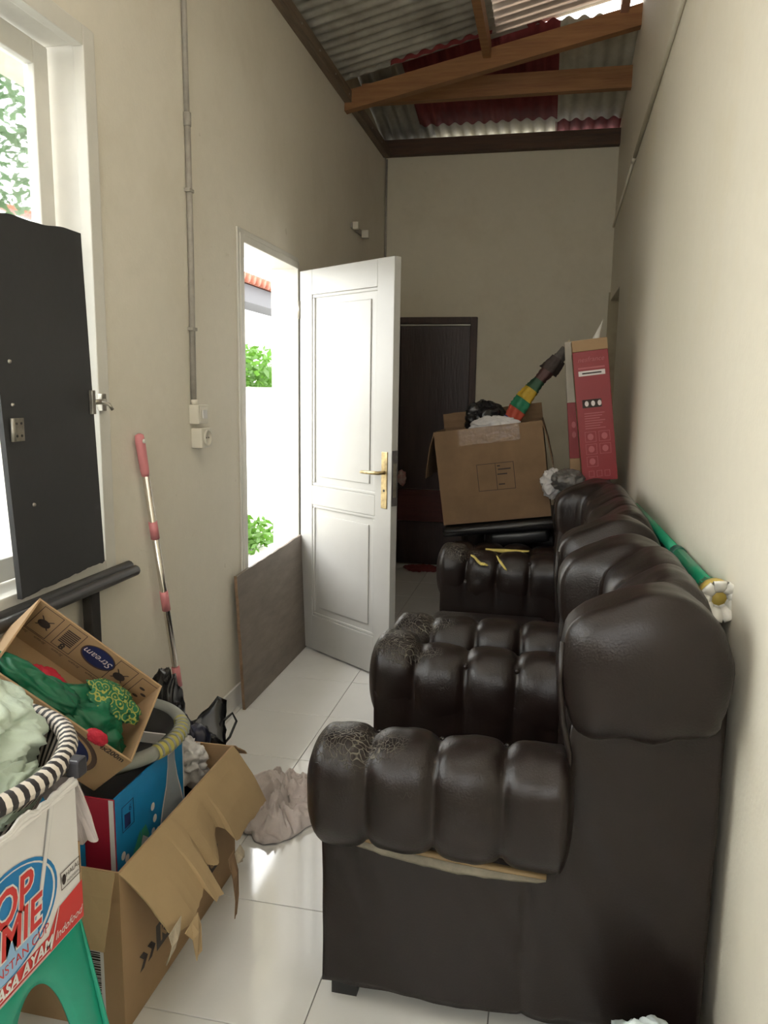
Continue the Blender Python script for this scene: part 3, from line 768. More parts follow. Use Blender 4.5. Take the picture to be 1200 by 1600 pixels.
# split leather showing foam on the far arm of the loveseat
def split(pts, w, m, parent, name, seed):
    g = G(); n = len(pts)
    rows = []
    for i, p in enumerate(pts):
        t = i / (n - 1); ww = .55 * w * math.sin(PI * (.08 + .84 * t)) * (1 + .3 * nz(p, 40, seed))
        p = V3(p); rows.append([p + V3((0, -ww * .5, -ww * .6)), p + V3((0, 0, .004)), p + V3((0, ww * .5, ww * .25))])
    return g.grid(rows, -.004).make(name, m, parent, True)
split([(-.315 + .016 * k, 3.362 - .006 * k, .668 - .008 * k + .006 * math.sin(k * 1.7)) for k in range(6)], .028, foam, B, 'exposed_foam', 1)
split([(-.20 + .010 * k, 3.362 - .010 * k, .672 - .010 * k) for k in range(6)], .035, foam, B, 'exposed_foam', 2)
split([(-.26 + .02 * k, 3.49 + .001 * k, .673) for k in range(11)], .03, foam, B, 'exposed_foam', 3)

# cushion lying across the arms of the far chair, under the box
TA = math.radians(-8)
cu = thing('seat_cushion', (-.225, 4.14, .682), 'flat black cushion squeezed under the tilted cardboard box', 'cushion', rot=(0, TA, 0))
G().box((-.29, -.26, -.005), (.29, .27, .045), .02).make('pad', mat('black_vinyl', (.012, .012, .013), .35, .2, 10), cu, True, local=True)
G().tube([(-.285, -.258, .022), (.285, -.258, .022)], .005, 8).make('piping', blackT, cu, True, local=True)
G().box((-.05, -.24, -.075), (.25, .22, -.006), .02).make('wedge_pad', mat('black_vinyl', (0, 0, 0)), cu, True, local=True)

# ================================================================ CARDBOARD BOXES
def cbox(root, w, d, h, mats, t=.005, local=True, bottom=True):
    """open-topped box in root's space: x width, y depth, z height"""
    out = {}
    out['front'] = G().box((-w / 2, -d / 2, 0), (w / 2, -d / 2 + t, h), .001).make('side_panel', mats.get('front', mats['all']), root, local=local)
    out['back'] = G().box((-w / 2, d / 2 - t, 0), (w / 2, d / 2, h), .001).make('side_panel', mats.get('back', mats['all']), root, local=local)
    out['left'] = G().box((-w / 2, -d / 2 + t, 0), (-w / 2 + t, d / 2 - t, h), .001).make('end_panel', mats.get('left', mats['all']), root, local=local)
    out['right'] = G().box((w / 2 - t, -d / 2 + t, 0), (w / 2, d / 2 - t, h), .001).make('end_panel', mats.get('right', mats['all']), root, local=local)
    out['bottom'] = G().box((-w / 2 + t, -d / 2 + t, .0), (w / 2 - t, d / 2 - t, t)).make('bottom_panel', mats.get('bottom', mats['all']), root, local=local)
    return out
def flap(root, p0, p1, dirv, L, m, jag=0.0, curl=0.0, n=18, k=6, seed=0, t=.004, skew=(0, 0), Lf=None, name='flap', local=True, label=None):
    p0 = V3(p0); p1 = V3(p1); dirv = V3(dirv).normalized(); e = (p1 - p0); nn = e.normalized().cross(dirv)
    rows = []
    for i in range(n + 1):
        u = i / n; row = []
        for j in range(k + 1):
            v = j / k
            l = (Lf(u) if Lf else L) * (1 + jag * (nz((u * 5, 0, 0), 1.6, seed) + .6 * nz((u * 21, 3, 0), 1.3, seed)))
            pos = p0 + e * u + e.normalized() * ((skew[0] * (1 - u) + skew[1] * u) * v) + dirv * (l * v) + nn * (curl * v * v + .003 * nz((u * 4, v * 3, 1), 1.5, seed))
            row.append(pos)
        rows.append(row)
    return G().grid(rows, t).make(name, m, root, False, local=local, label=label)

# --- big tilted box on the far chair
bx = thing('cardboard_box', (-.240, 4.14, .735), 'big worn brown cardboard box tilted on the far armchair, full of bags', 'box', rot=(0, TA, 0))
w_, d_, h_ = .555, .42, .49
pc = cbox(bx, w_, d_, h_, {'all': cardD})
flap(bx, (w_ / 2, d_ / 2, h_), (-w_ / 2, d_ / 2, h_), (0, .25, 1), .085, cardD, .05, seed=3)
flap(bx, (-w_ / 2, d_ / 2, h_), (-w_ / 2, -d_ / 2, h_), (-.42, -.08, -1), .24, cardD, .03, .03, seed=4)
flap(bx, (w_ / 2, -d_ / 2, h_), (w_ / 2, d_ / 2, h_), (.22, 0, -1), .25, cardD, .03, .02, seed=5)
F = -d_ / 2
frame_lines((-.075, F, .16), (1, 0, 0), (0, 0, 1), .19, .14, .003, inkM, pc['front'], True, split=[.095])
def bar(x0, x1, z, hh, m, parent, y, name='print_line', lift=.0009):
    return patch([(x0, y, z), (x1, y, z), (x1, y, z + hh), (x0, y, z + hh)], m, parent, True, name, N=(0, -1, 0), lift=lift)
for (x0, x1, zz) in ((.03, .045, .280), (.033, .098, .262), (.028, .078, .237), (.03, .062, .185)): bar(x0, x1, zz, .007, inkM, pc['front'], F)
tapeM = mat('glossy_tape', (.255, .155, .085), .25, .3, 25, .2, 30)
G().box((-.15, F - .0012, h_ - .085), (.16, F - .0004, h_ - .002)).make('packing_tape', tapeM, pc['front'], local=True)
# contents
def soft(name, c, r, seed, m, label, cat, amp=.25, sc=3, ridge=.6, sub=5, zmin=None, group=None, smooth=True):
    o = blob(c, r, seed, amp, sc, ridge, sub, zmin).make(name, m, None, smooth); return tag(o, label, cat, group)
soft('plastic_bag', (-.33, 4.17, 1.235), (.12, .13, .11), 11, blackBag, 'black plastic bag bulging from the tilted cardboard box', 'bag')
soft('plastic_bag', (-.27, 4.02, 1.215), (.13, .055, .06), 12, whiteBag, 'white plastic bag at the front of the tilted cardboard box', 'bag')
soft('folded_cloth', (-.30, 4.14, 1.09), (.21, .16, .10), 13, mat('navy_cloth', (.02, .022, .04), .9), 'dark cloth filling the tilted cardboard box', 'cloth')
# folded umbrella poking out
um = thing('umbrella', (-.16, 4.10, 1.22), 'folded colourful umbrella poking out of the tilted cardboard box', 'umbrella')
pa = V3((-.19, 4.06, 1.255)); pb = V3((.075, 4.10, 1.645)); ud = (pb - pa)
ax = ud.normalized(); u1 = ax.cross(V3((0, 1, 0))).normalized(); u2 = ax.cross(u1)
def umb(t0, t1, r0, r1, m, seed, fl=.25, nn=8):
    g = G(); pts = []; N_ = 24
    rows = []
    for i in range(nn + 1):
        t = i / nn; r = r0 + (r1 - r0) * t; c = pa + ud * (t0 + (t1 - t0) * t) + V3((-.012 * math.sin((t0 + (t1 - t0) * t) * 5), 0, 0))
        rows.append([c + (u1 * math.cos(a) + u2 * math.sin(a)) * r * (1 + fl * math.sin(a * 5 + 6 * (t0 + (t1 - t0) * t)) * .5 + .15 * nz((math.cos(a), math.sin(a), t * 2), 3, seed)) for a in [2 * PI * k / N_ for k in range(N_ + 1)]])
    g.grid(rows); return g
cols = [((.03, .06, .25), 'blue'), ((.55, .09, .05), 'orange_red'), ((.02, .22, .11), 'green'), ((.55, .36, .03), 'yellow'), ((.03, .10, .05), 'dark_green'), ((.11, .045, .04), 'maroon')]
stops = [(-.30, .0, .034, .04), (0, .13, .04, .046), (.13, .26, .046, .043), (.26, .40, .043, .036), (.40, .52, .036, .028), (.52, .66, .028, .034)]
for (c_, nme), (a, b, ra, rb) in zip(cols, stops):
    umb(a, b, ra, rb, mat('umbrella_' + nme, c_, .6, .3, 20), 3).make('canopy_segment', MATS['umbrella_' + nme], um, True)
umb(.64, .80, .046, .034, mat('umbrella_ruffle', (.05, .035, .03), .7), 5, .5).make('ruffle', MATS['umbrella_ruffle'], um, True)
umb(.78, .93, .032, .022, mat('umbrella_tie', (.13, .115, .10), .7, .5, 60), 6, .2).make('tip_wrap', MATS['umbrella_tie'], um, True)
G().tube([pa + ud * .9, pa + ud * 1.04], .0075, 8).make('shaft', mat('cream_rod', (.55, .47, .33), .5), um, True)
G().tube([pa - ud * .25, pa + ud * .1], .012, 8).make('shaft', blackT, um, True)

# --- tall red box leaning on the far chair's back
rd = thing('carton', (.258, 3.89, .975), 'tall narrow red carton leaning against the right wall', 'box', rot=(math.radians(-2), math.radians(-7.5), 0))
rw, rdp, rh = .165, .13, .68
redCard = mat('red_carton', (.27, .012, .017), .45, .1, 10)
G().box((-rw / 2, -rdp / 2, 0), (rw / 2, rdp / 2, rh - .055), .002).make('carton_body', redCard, rd, local=True)
G().box((-rw / 2, -rdp / 2, rh - .054), (rw / 2, rdp / 2, rh), .002).make('top_closure', cardM, rd, local=True)
G().box((-rw / 2 - .0015, -rdp / 2 + .002, .0), (-rw / 2 - .0002, rdp / 2 - .002, rh - .06)).make('brown_side', cardD, rd, local=True, label='dark brown unprinted side')
RF = -rdp / 2
wPr = mat('white_print', (.8, .72, .70), .6)
pkPr = mat('pink_print', (.48, .12, .13), .6)
U_, V_ = (1, 0, 0), (0, 0, 1)
text('nesfrance', .032, (0, RF, .585), U_, V_, pkPr, rd, True, shear=.3)
bar(-.062, .062, .541, .008, pkPr, rd, RF)
G().box((-.062, RF - .0008, .508), (.062, RF - .0002, .532), .0002).make('print_badge', wPr, rd, local=True)
bar(-.045, .045, .5165, .007, inkM, rd, RF - .0008)
G().box((-.055, RF - .0006, .355), (.035, RF - .0002, .395)).make('print_patch', inkM, rd, local=True)
for k in range(3): ellipse((-.035 + .03 * k, RF - .0006, .375), U_, V_, .009, .013, wPr, rd, True)
for k in range(7): bar(-.05, .045 - .012 * (k % 3), .326 - .012 * k, .004, pkPr, rd, RF)
for (a, b) in ((-.055, .19), (.01, .19), (-.055, .13), (.01, .13), (-.055, .07)):
    frame_lines((a, RF, b), U_, V_, .052, .05, .002, pkPr, rd, True)
    ellipse((a + .026, RF, b + .025), U_, V_, .014, .016, pkPr, rd, True)
for k in range(3): frame_lines((-.05 + .037 * k, RF, .02), U_, V_, .025, .03, .002, pkPr, rd, True)
# flat white-and-red carton behind it
fb = thing('carton', (.158, 3.985, .95), 'thin white and red carton behind the tall red one', 'box', rot=(0, math.radians(-5.5), 0))
G().box((-.035, -.02, .0), (.02, .06, .12), .002).make('carton_foot', cardM, fb, local=True)
G().box((-.035, -.02, .1205), (.02, .06, .40), .002).make('carton_body', redCard, fb, local=True)
G().box((-.035, -.02, .4005), (.02, .06, .70), .002).make('carton_top', mat('off_white_card', (.50, .46, .38), .7, .2, 8), fb, local=True)
for k in range(2): ellipse((-.008, -.0205, .24 + .05 * k), U_, V_, .01, .016, pkPr, fb, True)
# paper sticking out of the top
rows = [[V3((.185 + .012 * j + .03 * i / 6, 3.93 + .01 * math.sin(i), 1.64 + .10 * i / 6 + .004 * j)) for j in range(4 if True else 3)] for i in range(7)]
for i, r in enumerate(rows):
    wd = 1 - i / 6.5
    for j, p in enumerate(r): p.x = .20 + .03 * i / 6 + (j - 1.5) * .013 * wd
tag(G().grid(rows, .002).make('paper_scrap', strapW, None, True), 'crumpled white paper sticking up from the tall red carton', 'paper')
soft('plastic_bag', (.10, 3.80, .975), (.075, .06, .055), 15, mat('grey_plastic', (.20, .19, .18), .35, .6, 8), 'grey plastic bundle on the far chair back beside the tilted box', 'bag')
soft('plastic_bag', (.03, 3.86, .95), (.06, .05, .07), 16, whiteBag, 'small whitish plastic bundle against the tilted box side', 'bag')

# ================================================================ GREEN POLE
gp = thing('cobweb_brush', (.372, 2.4, .93), 'green pole with a white strap head lying behind the leather backs', 'brush')
p0 = V3((.3735, 1.72, .968)); p1 = V3((.3765, 3.35, .925)); dp = p1 - p0
G().tube([p0 + dp * .0, p0 + dp * .30], .0185, 12).make('pole', poleG, gp, True)
G().tube([p0 + dp * .30, p0 + dp * .33], .021, 12).make('collar', mat('dark_green_plastic', (.01, .10, .07), .4), gp, True)
G().tube([p0 + dp * .33, p1], .0155, 12).make('pole', poleG, gp, True)
G().tube([p0 + dp * .012, p0 + dp * .06], [.027, .021], 16).make('ribbed_sleeve', poleG, gp, True)
for k in range(10):
    a = 2 * PI * k / 10; o_ = V3((math.cos(a), 0, math.sin(a)))
    G().tube([p0 + dp * .014 + o_ * .027, p0 + dp * .06 + o_ * .021], .0025, 6).make('rib', poleG, gp, True)
yr = G().tube([p0 - dp * .006, p0 + dp * .012], .036, 20).make('ring', poleY, gp, True)
hc = p0 - dp.normalized() * .03
rs = random.Random(4)
for k in range(9):
    a = 2 * PI * k / 9 + .3; o_ = V3((math.cos(a), 0, math.sin(a))); tz = V3((-math.sin(a), 0, math.cos(a)))
    rows = []
    lf = .052 + .01 * rs.random()
    for i in range(13):
        t = i / 12; th = t * PI * 1.5
        c = hc + V3((0, .02, 0)) + o_ * (.016 + .028 * math.sin(t * PI)) + V3((0, -1, 0)) * (lf * .6 * (1 - math.cos(th)) * .5 + .01)
        rows.append([c - tz * .0125, c + tz * .0125])
    G().grid(rows, .0018).make('strap', strapW, gp, True)

# ================================================================ LEFT SIDE
# charcoal board in front of the window
sb = thing('shutter_board', (-1.275, 1.78, .87), 'charcoal board with hinge and latch propped over the window', 'board')
rows = []
TL, TR, BR, BL = V3((-1.273, 1.565, 1.79)), V3((-1.278, 1.955, 1.808)), V3((-1.262, 1.975, .889)), V3((-1.256, 1.603, .872))
for i in range(31):
    u = i / 30; row = []
    for j in range(25):
        v = j / 24
        p = (TL * (1 - u) + TR * u) * v + (BL * (1 - u) + BR * u) * (1 - v)
        if j == 0: p.z += .006 * nz((u * 12, 0, 0), 1, 3) + .004 * nz((u * 40, 0, 0), 1, 4)
        if j == 24: p.z += .007 * nz((u * 5, 2, 0), 1, 5)
        row.append(p)
    rows.append(row)
G().grid(rows, -.014).make('board', blackB, sb)
hg = G().box((-1.2585, 1.606, 1.262), (-1.2535, 1.645, 1.318), .001).make('hinge_plate', rustM, sb)
G().tube([(-1.255, 1.606, 1.262), (-1.255, 1.606, 1.318)], .006, 8).make('knuckle', rustM, hg, True)
for (yy, zz) in ((1.617, 1.275), (1.634, 1.275), (1.617, 1.305), (1.634, 1.305)): G().lathe([(0, .003), (.003, .002), (.0035, 0)], (-1.2535, yy, zz), 8, 'X').make('screw', blackT, hg)
for (yy, zz) in ((1.610, 1.452), (1.612, 1.35), (1.668, 1.10)): G().lathe([(0, .005), (.004, .004), (.005, 0)], (-1.2575, yy, zz), 10, 'X').make('screw', rustM, sb, True)
lt_ = G().box((-1.268, 1.942, 1.318), (-1.256, 1.958, 1.385), .002).make('latch_plate', rustM, sb)
G().tube([(-1.262, 1.955, 1.352), (-1.262, 2.01, 1.352)], .008, 10).make('bolt', rustM, lt_, True)
G().tube([(-1.262, 1.985, 1.352), (-1.235, 1.99, 1.345), (-1.23, 1.998, 1.33)], .005, 8).make('thumb_knob', rustM, lt_, True)
lk = tag(G().box((XL + .012, 2.012, 1.325), (XL + .03, 2.034, 1.375), .003).box((XL + .02, 2.0, 1.345), (XL + .04, 2.02, 1.36), .002).make('latch_keeper', rustM, None), 'small metal latch keeper on the window frame', 'latch')

# black metal rack rail under the window
rk = thing('metal_rack', (-1.21, 1.5, 0), 'black double tube metal rack standing under the window', 'rack')
G().tube([(-1.279, .75, .838), (-1.279, 2.135, .836)], .0165, 12).make('rail', blackT, rk, True)
G().tube([(-1.245, .75, .836), (-1.245, 2.115, .828)], .0165, 12).make('rail', blackT, rk, True)
for yk in (1.90, .9):
    G().box((-1.278, yk - .022, .0), (-1.248, yk + .022, .822), .004).make('leg', blackT, rk)

# mop handle
mp_ = thing('mop', (-1.25, 2.44, 0), 'pink and chrome telescopic mop handle leaning on the left wall', 'mop')
m0 = V3((-1.245, 2.445, .02)); m1 = V3((-1.278, 2.222, 1.246)); dm = m1 - m0
zt = lambda z: m0 + dm * ((z - m0.z) / (m1.z - m0.z))
G().tube([zt(.03), zt(1.13)], .0118, 14).make('tube', steelM, mp_, True)
for (a, b, r) in ((.635, .705, .0145), (.895, .955, .0145), (.34, .415, .0145)): G().tube([zt(a), zt(b)], r, 14).make('grip_sleeve', pinkM, mp_, True)
G().tube([zt(1.11), zt(1.125), zt(1.22), zt(1.243), zt(1.248)], [.012, .0145, .016, .014, .006], 14).make('handle_grip', pinkM, mp_, True)
G().lathe([(0, .004), (.007, .004), (.007, 0)], zt(1.225) + V3((.0145, -.004, 0)), 12, 'X').make('hanging_hole', strapW, mp_, True)
G().box((m0.x - .04, m0.y - .10, 0.002), (m0.x + .04, m0.y + .10, .03), .01).make('mop_head', pinkM, mp_)

# conduit, switch and socket on the left wall
cd = thing('conduit', (XL, 2.635, 1.33), 'grey painted electric conduit running down the left wall', 'pipe')
G().tube([(XL + .011, 2.636, 1.335), (XL + .012, 2.642, 1.9), (XL + .011, 2.640, 2.33)], .0105, 10).make('pipe', pipeM, cd, True)
G().tube([(XL + .010, 2.640, 2.33), (XL + .010, 2.636, 3.10)], .0095, 10).make('pipe', pipeM, cd, True)
G().tube([(XL + .011, 2.640, 2.30), (XL + .011, 2.640, 2.345)], .0135, 10).make('coupling', pipeM, cd, True)
for zc in (1.6, 2.08, 2.75): G().box((XL, 2.622, zc), (XL + .023, 2.658, zc + .012), .002).make('clip', pipeM, cd)
sw = thing('light_switch', (XL, 2.655, 1.25), 'ivory light switch box under the conduit', 'switch')
G().box((XL, 2.615, 1.262), (XL + .04, 2.70, 1.334), .005).make('housing', switchM, sw)
G().box((XL + .04, 2.625, 1.272), (XL + .0425, 2.69, 1.326), .001).make('plate', switchM, sw)
G().box((XL + .0425, 2.640, 1.282), (XL + .047, 2.675, 1.314), .002).make('rocker', whiteCard, sw)
G().tube([(XL + .014, 2.636, 1.333), (XL + .014, 2.636, 1.352)], .014, 10).make('gland', switchM, sw, True)
so = thing('wall_socket', (XL, 2.665, 1.17), 'ivory power socket box below the light switch', 'socket')
G().box((XL, 2.628, 1.172), (XL + .045, 2.715, 1.248), .006).make('housing', switchM, so)
rg_ = G().lathe([(.031, .0), (.031, .006), (.026, .007), (.025, .0015), (0, .001)], (XL + .045, 2.6715, 1.21), 24, 'X').make('socket_ring', switchM, so, True)
for dy in (-.009, .009): G().lathe([(.003, .0), (.003, .0015), (0, .0016)], (XL + .0465, 2.6715 + dy, 1.21), 8, 'X').make('pin_hole', inkM, rg_)
# broken lamp bracket, thin cable, wire on the right wall
bk = thing('lamp_bracket', (XL, 5.11, 2.38), 'broken white lamp bracket high on the left wall', 'bracket')
G().box((XL, 4.93, 2.415), (XL + .012, 5.22, 2.45), .003).make('backplate', pipeM, bk)
G().box((XL + .012, 4.94, 2.41), (XL + .05, 4.97, 2.455), .004).make('clip', switchM, bk)
G().box((XL + .012, 5.18, 2.40), (XL + .06, 5.22, 2.45), .004).make('clip', switchM, bk)
tag(G().tube([(XL + .012, YF - .014, 3.11), (XL + .010, YF - .013, 2.7), (XL + .012, YF - .014, 1.0)], .007, 8).make('corner_cable', pipeM, None, True), 'thin grey cable down the far left corner', 'cable')
wc = thing('conduit', (XR - .012, 4.5, 2.65), 'thin cream conduit sloping along the right wall', 'pipe')
G().tube([(XR - .010, 1.2, 2.835), (XR - .010, 3.02, 2.745), (XR - .010, 4.6, 2.66)], .0105, 10).make('pipe', wallR, wc, True)
G().tube([(XR - .009, 4.6, 2.66), (XR - .009, 5.72, 2.60), (XR - .009, 5.93, 2.575)], .0085, 10).make('pipe', wallR, wc, True)
G().tube([(XR - .010, 4.56, 2.662), (XR - .010, 4.64, 2.658)], .0125, 10).make('coupling', wallR, wc, True)

# grey board across the foot of the doorway
rows = []
for i in range(25):
    u = i / 24; row = []
    for j in range(11):
        v = j / 10
        yy = 2.965 + (3.832 - 2.965) * u; zz = .002 + (.60 + .02 * u) * v
        if i == 0: yy += .006 * nz((v * 9, 0, 0), 1, 2)
        if j == 10: zz += .004 * nz((u * 11, 0, 0), 1, 6)
        row.append(V3((-1.252 - .03 * v, yy, zz)))
    rows.append(row)
pb_ = thing('plywood_board', (-1.26, 3.4, 0), 'grey plywood board leaning across the foot of the doorway', 'board')
G().grid(rows, .012).make('board', plyM, pb_)
G().grid([[V3((-1.240 - .03 * v / 10, 2.9635 + .006 * nz((v / 10 * 9, 0, 0), 1, 2), .003 + .6 * v / 10)), V3((-1.2525 - .03 * v / 10, 2.9635 + .006 * nz((v / 10 * 9, 0, 0), 1, 2), .003 + .6 * v / 10))] for v in range(11)], .0015).make('raw_edge', mat('raw_ply_edge', (.30, .20, .13), .9, .4, 40), pb_)

# ---------------------------------------------------------------- the pile of boxes
# large brown box on the floor
LB = thing('cardboard_box', (-1.045, 1.615, 0), 'large brown cardboard box on the floor with a torn flap folded out', 'box')
bw, bd, bh = .41, .60, .385
cb = cbox(LB, bw, bd, bh, {'all': cardM})
R_ = bw / 2
# torn right flap hanging out
def LfR(u):
    base = .205 - .02 * u
    if u < .30: base = .215 - .03 * abs(u - .15) / .15
    elif u < .62: base = .235 if u < .38 else .15 + .03 * math.sin((u - .38) * 26)
    elif u < .72: base = .19
    return base
fo = flap(LB, (R_, -bd / 2, bh), (R_, bd / 2, bh), (.60, 0, -.80), .2, cardL, .05, .03, n=60, k=10, seed=8, Lf=LfR, skew=(.05, .02), label='torn flap of bare inner cardboard')
# shreds hanging off the torn edge
def shred(pts, w, m, seed, name='torn_shred'):
    rows = []
    for i, p in enumerate(pts):
        p = V3(p); t = i / (len(pts) - 1); ww = w * (1 - .75 * t) * (1 + .4 * nz(p, 30, seed))
        rows.append([p + V3((0, -ww, 0)), p + V3((.004 * math.sin(i * 2), 0, .004)), p + V3((0, ww, .006))])
    return G().grid(rows, .002).make(name, m, LB, local=True)
shred([(.318, -.205, .215), (.328, -.20, .19), (.33, -.195, .128), (.325, -.185, .15)], .028, cardL, 1)
shred([(.300, -.245, .235), (.306, -.255, .21), (.300, -.262, .18), (.29, -.265, .16)], .024, mat('pale_torn_paper', (.52, .44, .33), .95, .3, 40), 2)
shred([(.315, .02, .235), (.33, .012, .19), (.335, .008, .13), (.332, .004, .08)], .02, cardD, 3)
shred([(.315, .05, .225), (.325, .06, .205), (.325, .075, .19)], .03, MATS['pale_torn_paper'], 4)
# near flap hanging towards the viewer
flap(LB, (-R_, -bd / 2, bh), (R_ - .01, -bd / 2, bh), (0, -.42, -1), .155, cardL, .02, .01, seed=9)
flap(LB, (R_, bd / 2, bh), (-R_, bd / 2, bh), (0, .6, -.35), .12, cardM, .05, .01, seed=19)
# printing on the right side: arrow chevrons and lettering
RX = R_
for k in range(2):
    y0_ = -.235 + .035 * k
    patch([(RX, y0_, .095), (RX, y0_ + .018, .095), (RX, y0_ + .036, .115), (RX, y0_ + .018, .135), (RX, y0_, .135), (RX, y0_ + .018, .115)], inkM, cb['right'], True, 'print_chevron', N=(1, 0, 0))
patch([(RX, -.16, .09), (RX, .18, .09), (RX, .18, .155), (RX, -.16, .155)], mat('grey_band_print', (.10, .085, .075), .8), cb['right'], True, 'print_band', N=(1, 0, 0))
text('K BANDUNG', .058, (RX + .0008, .01, .122), (0, 1, 0), (0, 0, 1), cardM, cb['right'], True, bold=.001, sx=.9)
# barcode label on the near side
NY = -bd / 2
patch([(.10, NY, .03), (.16, NY, .03), (.16, NY, .23), (.10, NY, .23)], whiteCard, cb['front'], True, 'label_sticker', N=(0, -1, 0))
g = G(); z = .04; rb_ = random.Random(2)
while z < .22:
    hgt = rb_.choice([.0015, .003, .0045]); g.add([(.115, NY - .0012, z), (.152, NY - .0012, z), (.152, NY - .0012, z + hgt), (.115, NY - .0012, z + hgt)], [(0, 1, 2, 3)]); z += hgt + rb_.choice([.0015, .0025])
g.make('barcode', inkM, cb['front'], local=True)
# plastic bags stuffed in the far end of the large box
soft('plastic_bag', (-.965, 1.845, .355), (.075, .05, .065), 21, whiteBag, 'white plastic bag in the far end of the large torn box', 'bag', .3, 3, .8)
soft('plastic_bag', (-1.02, 1.93, .30), (.10, .07, .14), 22, mat('navy_plastic', (.012, .014, .035), .3), 'dark navy plastic bag under the white one in the torn box', 'bag', .25, 3, .6)
# black plastic sheet with handle loops
bg_ = thing('plastic_bag', (-.95, 2.02, .38), 'pointed black plastic bag with loop handles beyond the torn box', 'bag')
rows = []
for i in range(15):
    u = i / 14; row = []
    for j in range(9):
        v = j / 8
        a = V3((-1.09, 1.97, .375)) * (1 - u) + V3((-.955, 2.13, .395)) * u; b = V3((-1.06, 1.93, .33)) * (1 - u) + V3((-.92, 2.03, .31)) * u
        p = a * v + b * (1 - v); p.z += .05 * max(0, 1 - abs(u - .85) / .3) * v + .012 * nz((u * 5, v * 5, 0), 1, 3); p.x += .012 * nz((u * 6, v * 4, 4), 1, 3)
        row.append(p)
    rows.append(row)
G().grid(rows, .004).make('bag_body', blackBag, bg_, True)
blob((-1.02, 2.0, .30), (.09, .07, .09), 24, .25, 3, .6).make('bag_bulge', blackBag, bg_, True)
G().tube([(-.935, 2.06, .385), (-.918, 2.09, .40), (-.905, 2.09, .375), (-.915, 2.06, .335), (-.93, 2.04, .315)], .004, 6).make('handle_loop', blackBag, bg_, True)
soft('garbage_bag', (-1.165, 2.13, .31), (.06, .08, .19), 25, blackBag, 'shiny black garbage bag standing at the foot of the mop', 'bag', .2, 2.2, .6)

# blue and red water-bottle carton standing in the large box
blueC = mat('blue_carton', (.012, .22, .50), .45, .06, 8)
crim = mat('crimson_carton', (.34, .012, .035), .5, .06, 8)
BB = thing('carton', (-1.055, 1.565, .012), 'blue and red printed carton with a bottle picture inside the large box', 'box')
qw, qd, qh = .31, .33, .482
cc = cbox(BB, qw, qd, qh, {'all': whiteCard, 'right': blueC, 'front': crim})
X_ = qw / 2
patch([(X_ - .012, -qd / 2, 0), (X_, -qd / 2, 0), (X_, -qd / 2, qh), (X_ - .012, -qd / 2, qh)], whiteCard, cc['front'], True, 'print_edge', N=(0, -1, 0), lift=.001)
patch([(-.155, -qd / 2, 0), (X_ - .075, -qd / 2, 0), (X_ - .075, -qd / 2, qh), (-.155, -qd / 2, qh)], blueC, cc['front'], True, 'print_edge', N=(0, -1, 0), lift=.0008)
bo = [(.03, .2), (.03, .30), (.045, .345), (.068, .395), (.078, .44), (.08, .472), (.115, .472), (.117, .44), (.127, .395), (.145, .345), (.158, .30), (.158, .2)]
patch([(X_, y_, z_) for y_, z_ in bo], wPr, cc['right'], True, 'print_bottle', N=(1, 0, 0), lift=.0008)
patch([(X_, y_ * .94 + .0055, z_ - .006) for y_, z_ in bo], mat('bottle_grey_print', (.36, .40, .45), .5, .15, 20), cc['right'], True, 'print_bottle', N=(1, 0, 0), lift=.0012)
frame_lines((X_, -.135, .385), (0, 1, 0), (0, 0, 1), .05, .062, .002, navyP, cc['right'], True)
patch([(X_, -.125, .39), (X_, -.10, .39), (X_, -.10, .42), (X_, -.125, .425)], navyP, cc['right'], True, N=(1, 0, 0))
text('6', .022, (X_, -.10, .43), (0, 1, 0), (0, 0, 1), navyP, cc['right'], True)
for (y_, z_) in ((.0, .375), (.008, .34), (-.002, .31), (-.135, .33), (-.12, .315), (-.14, .285), (.02, .30)):
    ellipse((X_, y_, z_), (0, 1, 0), (0, 0, 1), .009, .010, wPr, cc['right'], True, n=16)
leafp = mat('leaf_print', (.05, .30, .18), .5)
patch([(X_, -.10, .26), (X_, -.055, .31), (X_, -.06, .35), (X_, -.095, .31)], leafp, cc['right'], True, N=(1, 0, 0))
patch([(X_, -.06, .29), (X_, -.02, .315), (X_, -.035, .35), (X_, -.055, .345)], leafp, cc['right'], True, N=(1, 0, 0))
patch([(X_, -.09, .25), (X_, -.05, .33), (X_, -.015, .30), (X_, -.05, .25)], greyP, cc['right'], True, N=(1, 0, 0), lift=.001)
text('Le', .03, (X_ + .0006, -.055, .285), (0, 1, 0), (0, 0, 1), navyP, cc['right'], True)

# plastic basin sitting on the blue carton
bs = thing('basin', (-1.085, 1.655, .44), 'round grey plastic basin with a yellow striped rim on the blue carton', 'basin')
cx, cy, rz = -1.085, 1.655, .515
prof = [(.0, -.055), (.135, -.055), (.165, -.02), (.182, .0), (.205, .004), (.212, -.008), (.208, -.02), (.20, -.018), (.198, -.006), (.185, -.006)]
G().lathe([(0, -.05), (.13, -.05), (.158, -.018), (.178, .002)], (cx, cy, rz), 48).make('bowl_inside', basinIn, bs, True)
G().lathe([(0, -.056), (.135, -.056), (.165, -.022), (.182, -.006)], (cx, cy, rz), 48).make('bowl_outside', basinM, bs, True)
def rim(a0, a1, m, name, r=.018, ribs=False):
    n = int((a1 - a0) / .06) + 2
    return G().tube([(cx + .196 * math.cos(a0 + (a1 - a0) * k / n), cy + .196 * math.sin(a0 + (a1 - a0) * k / n), rz) for k in range(n + 1)], r, 12).make(name, m, bs, True)
rim(.62, 2 * PI - .35, basinM, 'rim'); ry = rim(-.35, .62, basinY, 'yellow_rim', .019)
